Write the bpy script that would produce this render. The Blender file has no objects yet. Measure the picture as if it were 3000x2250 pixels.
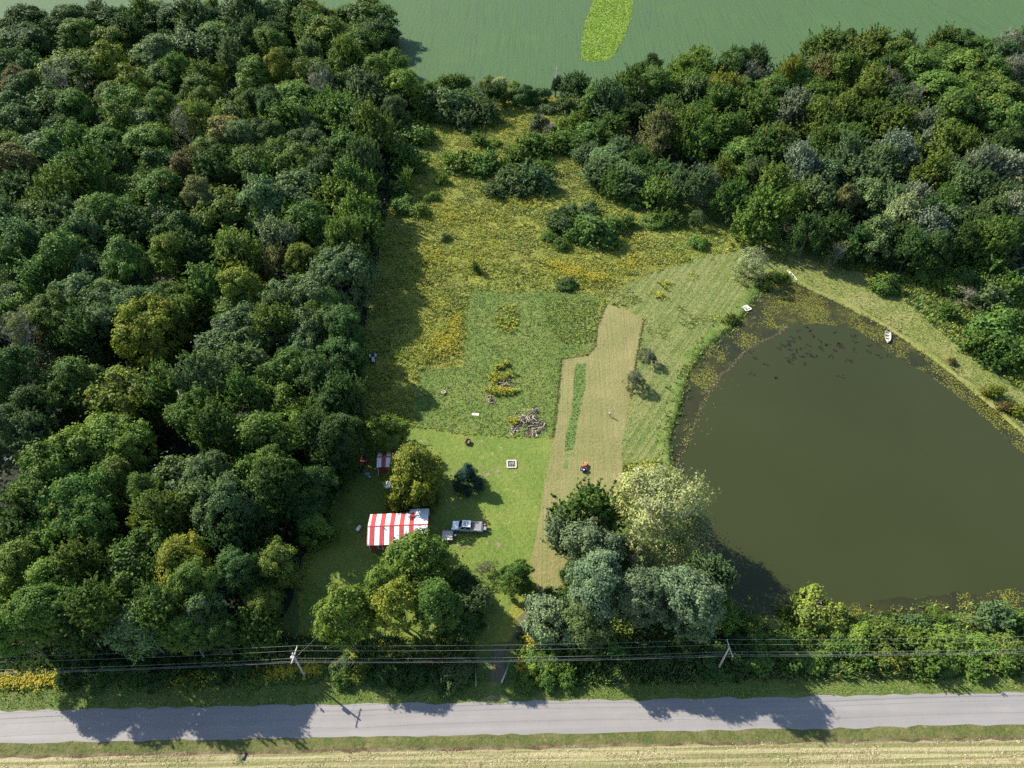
import bpy, bmesh, math, random
import numpy as np
from mathutils import Vector, Matrix, noise
from mathutils.geometry import tessellate_polygon

S = bpy.context.scene
COL = S.collection
R = math.radians
random.seed(7)
rng = np.random.default_rng(7)

# ------------------------------------------------------------------ camera, sky, sun, exposure
CAM_H, PITCH, FPX = 120.0, 46.3, 2080.0          # drone height (m), degrees below the horizon, focal length for a 3000 px frame
cd = bpy.data.cameras.new('drone_camera')
cd.sensor_width = 36.0
cd.lens = 36.0 * FPX / 3000.0
cd.clip_start, cd.clip_end = 1.0, 6000.0
cam = bpy.data.objects.new('drone_camera', cd)
cam.location = (0, 0, CAM_H)
cam.rotation_euler = (R(90 - PITCH), 0, 0)
COL.objects.link(cam)
S.camera = cam

SUN_EL = 36.5
SUN_DIR = Vector((-math.cos(R(34.2)), math.sin(R(34.2)), math.tan(R(SUN_EL)))).normalized()   # towards the sun
w = bpy.data.worlds.new('World')
S.world = w
w.use_nodes = True
nt = w.node_tree
bgn = nt.nodes.get('Background')
sky = nt.nodes.new('ShaderNodeTexSky')
sky.sky_type = 'NISHITA'
sky.sun_disc = False
sky.sun_elevation = R(SUN_EL)
sky.sun_rotation = math.atan2(SUN_DIR.x, SUN_DIR.y)
sky.air_density, sky.dust_density, sky.ozone_density = 1.0, 0.6, 1.2
nt.links.new(sky.outputs[0], bgn.inputs[0])
bgn.inputs[1].default_value = 0.105
sl = bpy.data.lights.new('sun', 'SUN')
sl.energy = 4.6
sl.angle = R(0.53)
sl.color = (1.0, 0.93, 0.82)
so = bpy.data.objects.new('sun', sl)
so.rotation_euler = SUN_DIR.to_track_quat('Z', 'Y').to_euler()
so.location = SUN_DIR * 400
COL.objects.link(so)
S.view_settings.view_transform = 'Standard'
S.view_settings.look = 'None'
S.view_settings.gamma = 1.0
S.view_settings.exposure = 1.55
S.view_settings.use_curve_mapping = False
S.cycles.max_bounces = 6
S.cycles.diffuse_bounces = 3
S.cycles.transmission_bounces = 3
S.cycles.use_denoising = False

# ------------------------------------------------------------------ helpers
_t = R(PITCH)
_c, _s = math.cos(_t), math.sin(_t)


def at(px, py, z=0.0):
    """The place in the world, at height z, that the photograph shows at pixel (px, py) of its 3000x2250 frame."""
    u = (px - 1500) / FPX
    v = (1125 - py) / FPX
    d = (u, _c + v * _s, -_s + v * _c)
    k = (z - CAM_H) / d[2]
    return Vector((d[0] * k, d[1] * k, z))


OV = 3000 / 2212                                   # the survey sheet the outlines were read from is 2212 px wide


def ov(pts):
    return [tuple(at(x * OV, y * OV)[:2]) for x, y in pts]


def depth(p):
    return p[1] * _c + (CAM_H - p[2]) * _s


def tag(o, label=None, cat=None, group=None, kind=None):
    if label: o['label'] = label
    if cat: o['category'] = cat
    if group: o['group'] = group
    if kind: o['kind'] = kind
    return o


def empty(name, loc, rz=0.0, scale=None):
    o = bpy.data.objects.new(name, None)
    o.empty_display_size = 0.3
    o.location = loc
    o.rotation_euler = (0, 0, rz)
    if scale: o.scale = scale
    COL.objects.link(o)
    return o


def link(name, me, parent=None):
    o = bpy.data.objects.new(name, me)
    COL.objects.link(o)
    if parent: o.parent = parent
    return o


def np_mesh(name, V, F, mat=None, attrs=None, smooth=False):
    """One mesh from arrays: V (n,3), F (m,k)."""
    me = bpy.data.meshes.new(name)
    V = np.ascontiguousarray(V, dtype=np.float32)
    F = np.ascontiguousarray(F, dtype=np.int32)
    m, k = F.shape
    me.vertices.add(len(V))
    me.vertices.foreach_set('co', V.ravel())
    me.loops.add(m * k)
    me.loops.foreach_set('vertex_index', F.ravel())
    me.polygons.add(m)
    me.polygons.foreach_set('loop_start', np.arange(0, m * k, k, dtype=np.int32))
    me.update(calc_edges=True)
    me.validate()
    if attrs:
        for n, (typ, dom, data) in attrs.items():
            a = me.attributes.new(n, typ, dom)
            if typ == 'FLOAT_COLOR':
                d = np.ones((len(data), 4), np.float32)
                d[:, :3] = data
                a.data.foreach_set('color', d.ravel())
            else:
                a.data.foreach_set('value', np.ascontiguousarray(data, np.float32))
    if mat: me.materials.append(mat)
    if smooth: me.polygons.foreach_set('use_smooth', np.ones(m, bool))
    return me


class MB:
    """Collects boxes, prisms, tubes and lofts and links them as one mesh object."""

    def __init__(self):
        self.v, self.f, self.sm = [], [], []

    def add(self, vs, fs, smooth=False):
        n = len(self.v)
        self.v += [tuple(p) for p in vs]
        self.f += [tuple(i + n for i in f) for f in fs]
        self.sm += [smooth] * len(fs)
        return self

    def box(self, c, s, rz=0.0, taper=1.0, rot=None):
        x, y, z = s[0] / 2, s[1] / 2, s[2] / 2
        m = rot if rot is not None else Matrix.Rotation(rz, 3, 'Z')
        c = Vector(c)
        vs = []
        for dz, t in ((-z, 1.0), (z, taper)):
            for dx, dy in ((-x, -y), (x, -y), (x, y), (-x, y)):
                vs.append(c + m @ Vector((dx * t, dy * t, dz)))
        return self.add(vs, [(3, 2, 1, 0), (4, 5, 6, 7), (0, 1, 5, 4), (1, 2, 6, 5), (2, 3, 7, 6), (3, 0, 4, 7)])

    def tube(self, path, radii, seg=7, caps=True):
        path = [Vector(p) for p in path]
        if not hasattr(radii, '__len__'): radii = [radii] * len(path)
        rings = []
        for i, p in enumerate(path):
            d = (path[min(i + 1, len(path) - 1)] - path[max(i - 1, 0)]).normalized()
            a = d.orthogonal().normalized() if abs(d.z) > 0.9 else d.cross(Vector((0, 0, 1))).normalized()
            b = d.cross(a).normalized()
            rings.append([p + (a * math.cos(2 * math.pi * k / seg) + b * math.sin(2 * math.pi * k / seg)) * radii[i] for k in range(seg)])
        vs = [q for r in rings for q in r]
        fs = []
        for i in range(len(rings) - 1):
            for k in range(seg):
                fs.append((i * seg + k, i * seg + (k + 1) % seg, (i + 1) * seg + (k + 1) % seg, (i + 1) * seg + k))
        self.add(vs, fs, True)
        if caps:
            n = len(self.v) - len(vs)
            self.f += [tuple(n + k for k in range(seg))[::-1], tuple(n + (len(rings) - 1) * seg + k for k in range(seg))]
            self.sm += [False, False]
        return self

    def cyl(self, p0, p1, r0, r1=None, seg=14):
        return self.tube([p0, p1], [r0, r0 if r1 is None else r1], seg)

    def prism(self, prof, x0, x1, axis='X'):
        """A side outline (list of (a, z)) pushed out from x0 to x1."""
        n = len(prof)
        if axis == 'X':
            vs = [(x0, a, z) for a, z in prof] + [(x1, a, z) for a, z in prof]
        else:
            vs = [(a, x0, z) for a, z in prof] + [(a, x1, z) for a, z in prof]
        fs = [tuple(range(n)), tuple(range(2 * n - 1, n - 1, -1))]
        for i in range(n):
            j = (i + 1) % n
            fs.append((i, i + n, j + n, j))
        return self.add(vs, fs)

    def loft(self, secs, closed=True, caps=True, smooth=True):
        n = len(secs[0])
        vs = [p for s_ in secs for p in s_]
        fs = []
        for i in range(len(secs) - 1):
            for k in range(n if closed else n - 1):
                fs.append((i * n + k, i * n + (k + 1) % n, (i + 1) * n + (k + 1) % n, (i + 1) * n + k))
        self.add(vs, fs, smooth)
        if caps:
            b = len(self.v) - len(vs)
            self.f += [tuple(b + k for k in range(n)), tuple(b + (len(secs) - 1) * n + k for k in range(n - 1, -1, -1))]
            self.sm += [False, False]
        return self

    def build(self, name, mat, parent=None, bevel=0.0):
        me = bpy.data.meshes.new(name)
        me.from_pydata(self.v, [], self.f)
        me.polygons.foreach_set('use_smooth', self.sm)
        bm = bmesh.new()
        bm.from_mesh(me)
        bmesh.ops.recalc_face_normals(bm, faces=bm.faces)
        bm.to_mesh(me)
        bm.free()
        me.materials.append(mat)
        me.update()
        o = link(name, me, parent)
        if bevel:
            md = o.modifiers.new('edge', 'BEVEL')
            md.width = bevel
            md.segments = 2
            md.limit_method = 'ANGLE'
        return o


# ------------------------------------------------------------------ materials
def new_mat(name):
    m = bpy.data.materials.new(name)
    m.use_nodes = True
    t = m.node_tree
    return m, t, t.nodes, t.links, t.nodes['Principled BSDF']


def n_noise(t, vec, scale, detail=4.0, rough=0.6, dist=0.0):
    n = t.nodes.new('ShaderNodeTexNoise')
    n.inputs['Scale'].default_value = scale
    n.inputs['Detail'].default_value = detail
    n.inputs['Roughness'].default_value = rough
    n.inputs['Distortion'].default_value = dist
    if vec is not None: t.links.new(vec, n.inputs['Vector'])
    return n.outputs['Fac']


def n_ramp(t, fac, stops, interp='LINEAR'):
    r = t.nodes.new('ShaderNodeValToRGB')
    r.color_ramp.interpolation = interp
    e = r.color_ramp.elements
    while len(e) < len(stops): e.new(0.5)
    for i, (p, c) in enumerate(stops):
        e[i].position = p
        e[i].color = (*c, 1) if hasattr(c, '__len__') else (c, c, c, 1)
    t.links.new(fac, r.inputs[0])
    return r.outputs[0]


def n_mix(t, fac, a, b, mode='MIX'):
    m = t.nodes.new('ShaderNodeMix')
    m.data_type = 'RGBA'
    m.blend_type = mode
    for sock, val in ((m.inputs[0], fac), (m.inputs[6], a), (m.inputs[7], b)):
        if hasattr(val, 'is_linked'): t.links.new(val, sock)
        elif hasattr(val, '__len__'): sock.default_value = (*val[:3], 1)
        else: sock.default_value = val
    return m.outputs[2]


def n_math(t, op, a, b=0.0, c=None):
    m = t.nodes.new('ShaderNodeMath')
    m.operation = op
    for i, v in enumerate((a, b) if c is None else (a, b, c)):
        if hasattr(v, 'is_linked'): t.links.new(v, m.inputs[i])
        else: m.inputs[i].default_value = v
    return m.outputs[0]


def n_pos(t, rot=0.0, scale=(1, 1, 1)):
    g = t.nodes.new('ShaderNodeNewGeometry')
    if rot == 0.0 and scale == (1, 1, 1): return g.outputs['Position']
    mp = t.nodes.new('ShaderNodeMapping')
    mp.vector_type = 'TEXTURE'                       # turn first, then stretch
    mp.inputs['Rotation'].default_value = (0, 0, rot)
    mp.inputs['Scale'].default_value = tuple(1 / q for q in scale)
    t.links.new(g.outputs['Position'], mp.inputs['Vector'])
    return mp.outputs[0]


def n_bump(t, h, bsdf, strength=0.6, dist=0.2):
    b = t.nodes.new('ShaderNodeBump')
    b.inputs['Strength'].default_value = strength
    b.inputs['Distance'].default_value = dist
    t.links.new(h, b.inputs['Height'])
    t.links.new(b.outputs[0], bsdf.inputs['Normal'])


def turf(name, dark, mid, pale, tuft=1.6, patch=0.12, bump=0.9, dist=0.25, stripe=None, fleck=None):
    """Grass and other low cover: broad patches, tussocks and blades in colour and relief; stripe = (angle, period, amount, colour)."""
    m, t, N, L, b = new_mat(name)
    p = n_pos(t)
    big = n_noise(t, p, patch, 3)
    mid_n = n_noise(t, p, tuft, 5, 0.65)
    fine = n_noise(t, p, tuft * 4.3, 3, 0.7)
    c = n_mix(t, n_ramp(t, mid_n, [(0.36, 0.0), (0.62, 1.0)]), dark, mid)
    c = n_mix(t, n_math(t, 'MULTIPLY', n_ramp(t, big, [(0.42, 0.0), (0.66, 1.0)]), 0.75), c, pale)
    c = n_mix(t, n_ramp(t, fine, [(0.3, 0.45), (0.75, 0.0)]), c, tuple(x * 0.45 for x in dark))
    h = n_math(t, 'ADD', mid_n, n_math(t, 'MULTIPLY', fine, 0.5))
    if stripe:
        ang, per, amt, col = stripe
        q = n_pos(t, ang, (1 / per, 0.02, 1))
        sn = n_noise(t, q, 1.0, 3, 0.7, 0.3)
        s1 = n_ramp(t, sn, [(0.42, 0.0), (0.58, 1.0)])
        c = n_mix(t, n_math(t, 'MULTIPLY', s1, amt), c, col)
        h = n_math(t, 'ADD', h, n_math(t, 'MULTIPLY', sn, 0.7))
    if fleck:
        thr, col = fleck
        fl = n_noise(t, p, 0.55, 5, 0.75)
        c = n_mix(t, n_ramp(t, fl, [(thr, 0.0), (thr + 0.06, 1.0)]), c, col)
    L.new(c, b.inputs['Base Color'])
    b.inputs['Roughness'].default_value = 0.85
    b.inputs['Specular IOR Level'].default_value = 0.2
    n_bump(t, h, b, bump, dist)
    return m


def plain(name, col, rough=0.6, metal=0.0, vary=0.15, scale=3.0, spec=0.5, dirt=None, coat=0.0):
    m, t, N, L, b = new_mat(name)
    tc = N.new('ShaderNodeTexCoord')
    f = n_noise(t, tc.outputs['Object'], scale, 4, 0.65)
    c = n_mix(t, n_ramp(t, f, [(0.35, 0.0), (0.65, 1.0)]), tuple(x * (1 - vary) for x in col), tuple(min(1, x * (1 + vary)) for x in col))
    if dirt:
        f2 = n_noise(t, tc.outputs['Object'], scale * 0.6, 6, 0.75)
        c = n_mix(t, n_ramp(t, f2, [(0.52, 0.0), (0.72, 0.8)]), c, dirt)
    L.new(c, b.inputs['Base Color'])
    b.inputs['Roughness'].default_value = rough
    b.inputs['Metallic'].default_value = metal
    b.inputs['Specular IOR Level'].default_value = spec
    b.inputs['Coat Weight'].default_value = coat
    return m


def leaf_material():
    """Leaves: the tree's own colour (object colour), varied from clump to clump; autumn colour on some clumps (object alpha)."""
    m, t, N, L, b = new_mat('leaves')
    oi = N.new('ShaderNodeObjectInfo')
    a1 = N.new('ShaderNodeAttribute'); a1.attribute_name = 'tint'
    a2 = N.new('ShaderNodeAttribute'); a2.attribute_name = 'clump'
    base = oi.outputs['Color']
    dk = n_mix(t, 1.0, base, (0.60, 0.66, 0.66), 'MULTIPLY')
    lt = n_mix(t, 1.0, base, (1.48, 1.36, 1.05), 'MULTIPLY')
    c = n_mix(t, a1.outputs['Fac'], dk, lt)
    amt = n_math(t, 'SUBTRACT', 1.0, oi.outputs['Alpha'])
    on = n_math(t, 'LESS_THAN', a2.outputs['Fac'], amt)
    c = n_mix(t, n_math(t, 'MULTIPLY', on, 0.65), c, n_mix(t, oi.outputs['Random'], (0.25, 0.215, 0.025), (0.24, 0.155, 0.03)))
    L.new(c, b.inputs['Base Color'])
    b.inputs['Roughness'].default_value = 0.6
    b.inputs['Specular IOR Level'].default_value = 0.10
    tr = N.new('ShaderNodeBsdfTranslucent')
    L.new(n_mix(t, 1.0, c, (1.0, 1.15, 0.6), 'MULTIPLY'), tr.inputs['Color'])
    mx = N.new('ShaderNodeMixShader')
    mx.inputs[0].default_value = 0.28
    L.new(b.outputs[0], mx.inputs[1])
    L.new(tr.outputs[0], mx.inputs[2])
    L.new(mx.outputs[0], N['Material Output'].inputs['Surface'])
    return m


def blade_material():
    """Low plants: colour stored per plant."""
    m, t, N, L, b = new_mat('low_plants')
    a = N.new('ShaderNodeAttribute'); a.attribute_name = 'plant_colour'
    L.new(a.outputs['Color'], b.inputs['Base Color'])
    b.inputs['Roughness'].default_value = 0.6
    b.inputs['Specular IOR Level'].default_value = 0.25
    tr = N.new('ShaderNodeBsdfTranslucent')
    L.new(a.outputs['Color'], tr.inputs['Color'])
    mx = N.new('ShaderNodeMixShader')
    mx.inputs[0].default_value = 0.25
    L.new(b.outputs[0], mx.inputs[1])
    L.new(tr.outputs[0], mx.inputs[2])
    L.new(mx.outputs[0], N['Material Output'].inputs['Surface'])
    return m


LEAF = leaf_material()
BLADE = blade_material()
BARK = plain('bark', (0.10, 0.085, 0.07), 0.9, vary=0.35, scale=6)
GREYBARK = plain('grey_bark', (0.30, 0.27, 0.235), 0.9, vary=0.3, scale=5)

# ------------------------------------------------------------------ the setting: ground sheets, each a few millimetres above the last
_layer = [0]


def dense(poly, step):
    out = []
    n = len(poly)
    for i in range(n):
        a, b = Vector(poly[i]), Vector(poly[(i + 1) % n])
        k = max(1, min(400, int((b - a).length / step)))
        for j in range(k):
            out.append(a.lerp(b, j / k))
    return out


def sheet(name, poly, mat, ragged=0.5, step=0.8, z=None, kind='structure'):
    """A flat patch of ground with an uneven outline."""
    if z is None:
        _layer[0] += 1
        z = 0.004 * _layer[0]
    pts = dense([tuple(p)[:2] for p in poly], step)
    if ragged:
        pts = [p + Vector((noise.noise((p.x * 0.5, p.y * 0.5, 3.1)) + 0.7 * noise.noise((p.x * 1.7, p.y * 1.7, 9.1)),
                           noise.noise((p.x * 0.5, p.y * 0.5, 17.7)) + 0.7 * noise.noise((p.x * 1.7, p.y * 1.7, 29.1)))) * ragged for p in pts]
    v3 = [Vector((p.x, p.y, 0)) for p in pts]
    tris = tessellate_polygon([v3])
    me = bpy.data.meshes.new(name)
    me.from_pydata([(p.x, p.y, z) for p in pts], [], [tuple(f) for f in tris])
    bm = bmesh.new(); bm.from_mesh(me)
    for f in bm.faces:
        if f.normal.z < 0: f.normal_flip()
    bm.to_mesh(me); bm.free()
    me.materials.append(mat)
    o = link(name, me)
    o['kind'] = kind
    return o


def inside(poly, P):
    """Which points of P (n,2) lie inside the outline."""
    x, y = P[:, 0], P[:, 1]
    r = np.zeros(len(P), bool)
    n = len(poly)
    for i in range(n):
        x0, y0 = poly[i][:2]
        x1, y1 = poly[(i + 1) % n][:2]
        if y0 == y1: continue
        r ^= ((y0 > y) != (y1 > y)) & (x < (x1 - x0) * (y - y0) / (y1 - y0) + x0)
    return r


def scatter(poly, per_m2, out=()):
    p = np.array([q[:2] for q in poly])
    lo, hi = p.min(0), p.max(0)
    n = int((hi[0] - lo[0]) * (hi[1] - lo[1]) * per_m2)
    P = rng.uniform(lo, hi, (n, 2))
    k = inside(poly, P)
    for o in out: k &= ~inside(o, P)
    return P[k]


def fbm(P, sc, seed=0.0):
    return np.array([noise.fractal((x * sc, y * sc, seed), 1.0, 2.0, 3) for x, y in P])


# outlines (survey sheet pixels -> ground)
SOIL_FIELD = [(-900, 262), (-60, 262), (-38, 268), (0, 268), (40, 266), (60, 262), (900, 262), (900, 2200), (-900, 2200)]
WATERWAY = ov([(1267, 40), (1257, 90), (1255, 128), (1285, 134), (1318, 129), (1345, 88), (1362, 40), (1368, 0)]) + [tuple((at(1368 * OV, 0) * 9 - at(1362 * OV, 40 * OV) * 8)[:2]), tuple((at(1283 * OV, 0) * 9 - at(1269 * OV, 40 * OV) * 8)[:2]), tuple(at(1283 * OV, 0)[:2])]
MEADOW = ov([(846, 262), (900, 205), (1100, 215), (1250, 205), (1430, 330), (1520, 470), (1700, 545), (1650, 640), (1560, 720), (1450, 880), (1440, 990), (1200, 1290), (1100, 1390), (640, 1430), (650, 1230), (735, 1050), (765, 850), (800, 600), (830, 400)])
LEFT_WOOD = [(-38, 264), (-38, 200), (-37.6, 150), (-36.5, 118), (-36, 97), (-38.5, 83), (-39.5, 71), (-40, 61), (-41, 51.5), (-90, 49), (-230, 47), (-250, 300), (-212, 330), (-130, 338), (-60, 338), (-48, 300)]
RIGHT_WOOD = [(36, 262), (38, 225), (48, 205), (62, 188), (78, 172), (100, 160), (135, 150), (175, 140), (260, 135), (280, 310), (212, 306), (165, 304), (125, 298), (80, 280), (52, 272)]
MOWN = ov([(1015, 628), (1100, 632), (1180, 628), (1300, 640), (1290, 665), (1283, 760), (1240, 768), (1213, 778), (1203, 880), (1195, 946), (1090, 942), (990, 936), (895, 920), (903, 800), (1000, 792), (1006, 700)])
LAWN = ov([(895, 922), (990, 938), (1090, 944), (1197, 948), (1180, 1050), (1160, 1180), (1150, 1260), (1100, 1310), (1060, 1390), (640, 1420), (660, 1250), (735, 1060), (790, 960)])
HAY = ov([(1312, 657), (1350, 668), (1391, 690), (1377, 760), (1362, 860), (1343, 960), (1346, 1040), (1310, 1120), (1240, 1180), (1205, 1280), (1160, 1272), (1145, 1230), (1163, 1130), (1176, 1050), (1195, 950), (1204, 880), (1213, 775), (1240, 768), (1270, 767), (1284, 745), (1290, 700)])
HAY_STRIP = ov([(1243, 785), (1266, 785), (1263, 840), (1250, 900), (1238, 972), (1219, 976), (1222, 940), (1234, 895)])
RAKED = ov([(1300, 640), (1380, 600), (1500, 560), (1600, 540), (1690, 565), (1640, 640), (1570, 712), (1490, 790), (1455, 870), (1440, 990), (1342, 1000), (1344, 950), (1363, 860), (1378, 760), (1392, 690), (1350, 668)])
EAST_BANK = ov([(1690, 590), (1700, 550), (1800, 575), (1900, 600), (1960, 650), (2060, 740), (2140, 810), (2240, 870), (2400, 1000), (2400, 1090), (2300, 1020), (2160, 880), (2000, 750), (1900, 690), (1740, 612)])
POND = ov([(1678, 606), (1692, 598), (1740, 622), (1820, 660), (1900, 700), (2000, 765), (2100, 845), (2170, 905), (2230, 960), (2320, 1070), (2360, 1180), (2330, 1290), (2260, 1318), (2100, 1325), (1980, 1330), (1860, 1336), (1760, 1338), (1640, 1335), (1570, 1310), (1510, 1230), (1475, 1110), (1448, 1000), (1446, 945), (1465, 890), (1488, 805), (1518, 757), (1560, 722), (1590, 698), (1612, 668), (1640, 630)])
OPEN_WATER = ov([(1474, 985), (1484, 955), (1503, 900), (1523, 850), (1560, 808), (1618, 752), (1680, 722), (1715, 704), (1770, 700), (1850, 712), (1920, 762), (2000, 808), (2060, 850), (2140, 915), (2212, 985), (2290, 1090), (2320, 1180), (2290, 1262), (2212, 1270), (2000, 1288), (1900, 1298), (1820, 1312), (1740, 1325), (1640, 1322), (1580, 1300), (1525, 1225), (1490, 1100)])
DRIVE = ov([(1050, 1512), (1083, 1512), (1085, 1470), (1092, 1410), (1120, 1340), (1150, 1285), (1180, 1280), (1140, 1345), (1100, 1400), (1068, 1400), (1060, 1440)])


def road_y(x, side):                                # far edge (side 1) and near edge (side -1) of the road
    return (42.85 if side > 0 else 37.55) + 0.0173 * x


def strip(y0, y1, x0=-420, x1=420):
    return [(x0, y0 + 0.0173 * x0), (x1, y0 + 0.0173 * x1), (x1, y1 + 0.0173 * x1), (x0, y1 + 0.0173 * x0)]


G_BASE = turf('rough_turf', (0.05, 0.08, 0.018), (0.085, 0.125, 0.028), (0.13, 0.14, 0.04))
G_SOY = None


def soy_material():
    m, t, N, L, b = new_mat('soybean_leaves')
    p = n_pos(t)
    rows = n_noise(t, n_pos(t, R(-2), (1.3, 0.03, 1)), 1.0, 2, 0.6)
    fine = n_noise(t, p, 0.9, 5, 0.7)
    big = n_noise(t, p, 0.012, 4, 0.6)
    tracks = n_noise(t, n_pos(t, R(-2), (0.07, 0.0015, 1)), 1.0, 4, 0.7)
    c = n_mix(t, n_ramp(t, fine, [(0.35, 0.0), (0.7, 1.0)]), (0.036, 0.070, 0.027), (0.055, 0.097, 0.036))
    c = n_mix(t, n_ramp(t, big, [(0.56, 0.0), (0.72, 0.55)]), c, (0.068, 0.115, 0.028))
    c = n_mix(t, n_ramp(t, tracks, [(0.70, 0.0), (0.74, 0.5)]), c, (0.026, 0.05, 0.026))
    c = n_mix(t, n_ramp(t, rows, [(0.3, 0.40), (0.55, 0.0)]), c, (0.026, 0.05, 0.028))
    L.new(c, b.inputs['Base Color'])
    b.inputs['Roughness'].default_value = 0.8
    b.inputs['Specular IOR Level'].default_value = 0.1
    n_bump(t, n_math(t, 'ADD', n_math(t, 'MULTIPLY', rows, 0.6), fine), b, 0.5, 0.4)
    return m


def road_material():
    m, t, N, L, b = new_mat('worn_asphalt')
    p = n_pos(t)
    al = n_pos(t, R(1.0), (0.03, 1.1, 1))
    lanes = n_noise(t, al, 1.0, 3, 0.6)
    agg = n_noise(t, p, 9.0, 3, 0.8)
    big = n_noise(t, p, 0.25, 4, 0.6)
    c = n_mix(t, n_ramp(t, lanes, [(0.35, 0.0), (0.65, 1.0)]), (0.166, 0.155, 0.146), (0.196, 0.184, 0.172))
    c = n_mix(t, n_ramp(t, big, [(0.4, 0.30), (0.65, 0.0)]), c, (0.135, 0.128, 0.124))
    c = n_mix(t, n_ramp(t, agg, [(0.3, 0.3), (0.6, 0.0)]), c, (0.105, 0.10, 0.098))
    v = N.new('ShaderNodeTexVoronoi')
    v.feature = 'DISTANCE_TO_EDGE'
    v.inputs['Scale'].default_value = 0.16
    wob = N.new('ShaderNodeVectorMath'); wob.operation = 'ADD'
    nn = N.new('ShaderNodeTexNoise'); nn.inputs['Scale'].default_value = 0.5; nn.inputs['Detail'].default_value = 5
    L.new(p, nn.inputs['Vector'])
    sc = N.new('ShaderNodeVectorMath'); sc.operation = 'SCALE'; sc.inputs['Scale'].default_value = 2.2
    L.new(nn.outputs['Color'], sc.inputs[0])
    L.new(p, wob.inputs[0]); L.new(sc.outputs[0], wob.inputs[1])
    L.new(wob.outputs[0], v.inputs['Vector'])
    c = n_mix(t, n_ramp(t, v.outputs['Distance'], [(0.003, 0.16), (0.008, 0.0)]), c, (0.10, 0.095, 0.092))
    L.new(c, b.inputs['Base Color'])
    b.inputs['Roughness'].default_value = 0.8
    n_bump(t, agg, b, 0.2, 0.02)
    return m


def water_material():
    m, t, N, L, b = new_mat('murky_water')
    p = n_pos(t)
    f = n_noise(t, p, 0.03, 3, 0.5)
    c = n_mix(t, n_ramp(t, f, [(0.3, 0.0), (0.7, 1.0)]), (0.0225, 0.0268, 0.0086), (0.0270, 0.0320, 0.0108))
    L.new(c, b.inputs['Base Color'])
    b.inputs['Roughness'].default_value = 0.06
    b.inputs['IOR'].default_value = 1.33
    b.inputs['Specular IOR Level'].default_value = 0.36
    n_bump(t, n_noise(t, p, 1.2, 3, 0.6), b, 0.03, 0.05)
    return m


def algae_material():
    """Shallow margin: brown weed bed with mats of yellow-green algae, dark cracks and a pale rim of scum."""
    m, t, N, L, b = new_mat('algae_and_weed')
    p = n_pos(t)
    big = n_noise(t, p, 0.09, 4, 0.6)
    mats = n_noise(t, p, 0.9, 6, 0.8)
    c = n_mix(t, n_ramp(t, big, [(0.35, 0.0), (0.65, 1.0)]), (0.014, 0.016, 0.006), (0.030, 0.031, 0.008))
    k = n_math(t, 'ADD', n_math(t, 'MULTIPLY', mats, 0.75), n_math(t, 'MULTIPLY', big, 0.45))
    c = n_mix(t, n_ramp(t, k, [(0.66, 0.0), (0.76, 0.7)]), c, (0.085, 0.09, 0.014))
    v = N.new('ShaderNodeTexVoronoi'); v.feature = 'DISTANCE_TO_EDGE'; v.inputs['Scale'].default_value = 0.35
    nn = N.new('ShaderNodeTexNoise'); nn.inputs['Scale'].default_value = 0.5; nn.inputs['Detail'].default_value = 4
    L.new(p, nn.inputs['Vector'])
    va = N.new('ShaderNodeVectorMath'); va.operation = 'SCALE'; va.inputs['Scale'].default_value = 3.0
    vb = N.new('ShaderNodeVectorMath'); vb.operation = 'ADD'
    L.new(nn.outputs['Color'], va.inputs[0]); L.new(p, vb.inputs[0]); L.new(va.outputs[0], vb.inputs[1]); L.new(vb.outputs[0], v.inputs['Vector'])
    c = n_mix(t, n_ramp(t, v.outputs['Distance'], [(0.015, 0.55), (0.05, 0.0)]), c, (0.012, 0.016, 0.010))
    L.new(c, b.inputs['Base Color'])
    b.inputs['Roughness'].default_value = 0.4
    b.inputs['Specular IOR Level'].default_value = 0.2
    n_bump(t, mats, b, 0.25, 0.1)
    return m


M_SOY = soy_material()
M_WATERWAY = turf('waterway_grass', (0.065, 0.14, 0.014), (0.10, 0.20, 0.018), (0.15, 0.23, 0.035), tuft=0.5, patch=0.06, bump=0.8, dist=0.5)
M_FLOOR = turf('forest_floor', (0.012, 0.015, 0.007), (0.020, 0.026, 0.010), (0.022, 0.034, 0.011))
M_MEADOW = turf('meadow_turf', (0.14, 0.16, 0.028), (0.20, 0.21, 0.034), (0.255, 0.245, 0.036), tuft=1.3, bump=1.0, dist=0.4, fleck=(0.62, (0.32, 0.27, 0.02)))
M_MOWN = turf('mown_meadow', (0.065, 0.105, 0.018), (0.115, 0.17, 0.028), (0.155, 0.18, 0.042), tuft=1.1, bump=1.0, dist=0.35, fleck=(0.66, (0.16, 0.17, 0.065)))
M_LAWN = turf('lawn_grass', (0.072, 0.115, 0.017), (0.115, 0.17, 0.024), (0.165, 0.19, 0.036), tuft=1.3, bump=0.9, dist=0.25, fleck=(0.60, (0.185, 0.185, 0.062)), stripe=(R(35), 0.9, 0.22, (0.15, 0.185, 0.04)))
M_HAY = turf('cut_hay_stubble', (0.125, 0.122, 0.040), (0.195, 0.172, 0.066), (0.245, 0.205, 0.092), tuft=1.6, patch=0.1, bump=0.9, dist=0.22, stripe=(R(-3), 0.8, 0.5, (0.13, 0.145, 0.045)))
M_STRIP = turf('uncut_grass', (0.075, 0.13, 0.028), (0.11, 0.17, 0.040), (0.14, 0.18, 0.05), tuft=2.0, bump=0.9)
M_RAKED = turf('raked_grass', (0.075, 0.115, 0.022), (0.120, 0.160, 0.034), (0.17, 0.18, 0.055), tuft=1.5, bump=1.0, dist=0.3, stripe=(R(-33), 1.0, 0.5, (0.20, 0.195, 0.075)))
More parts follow.
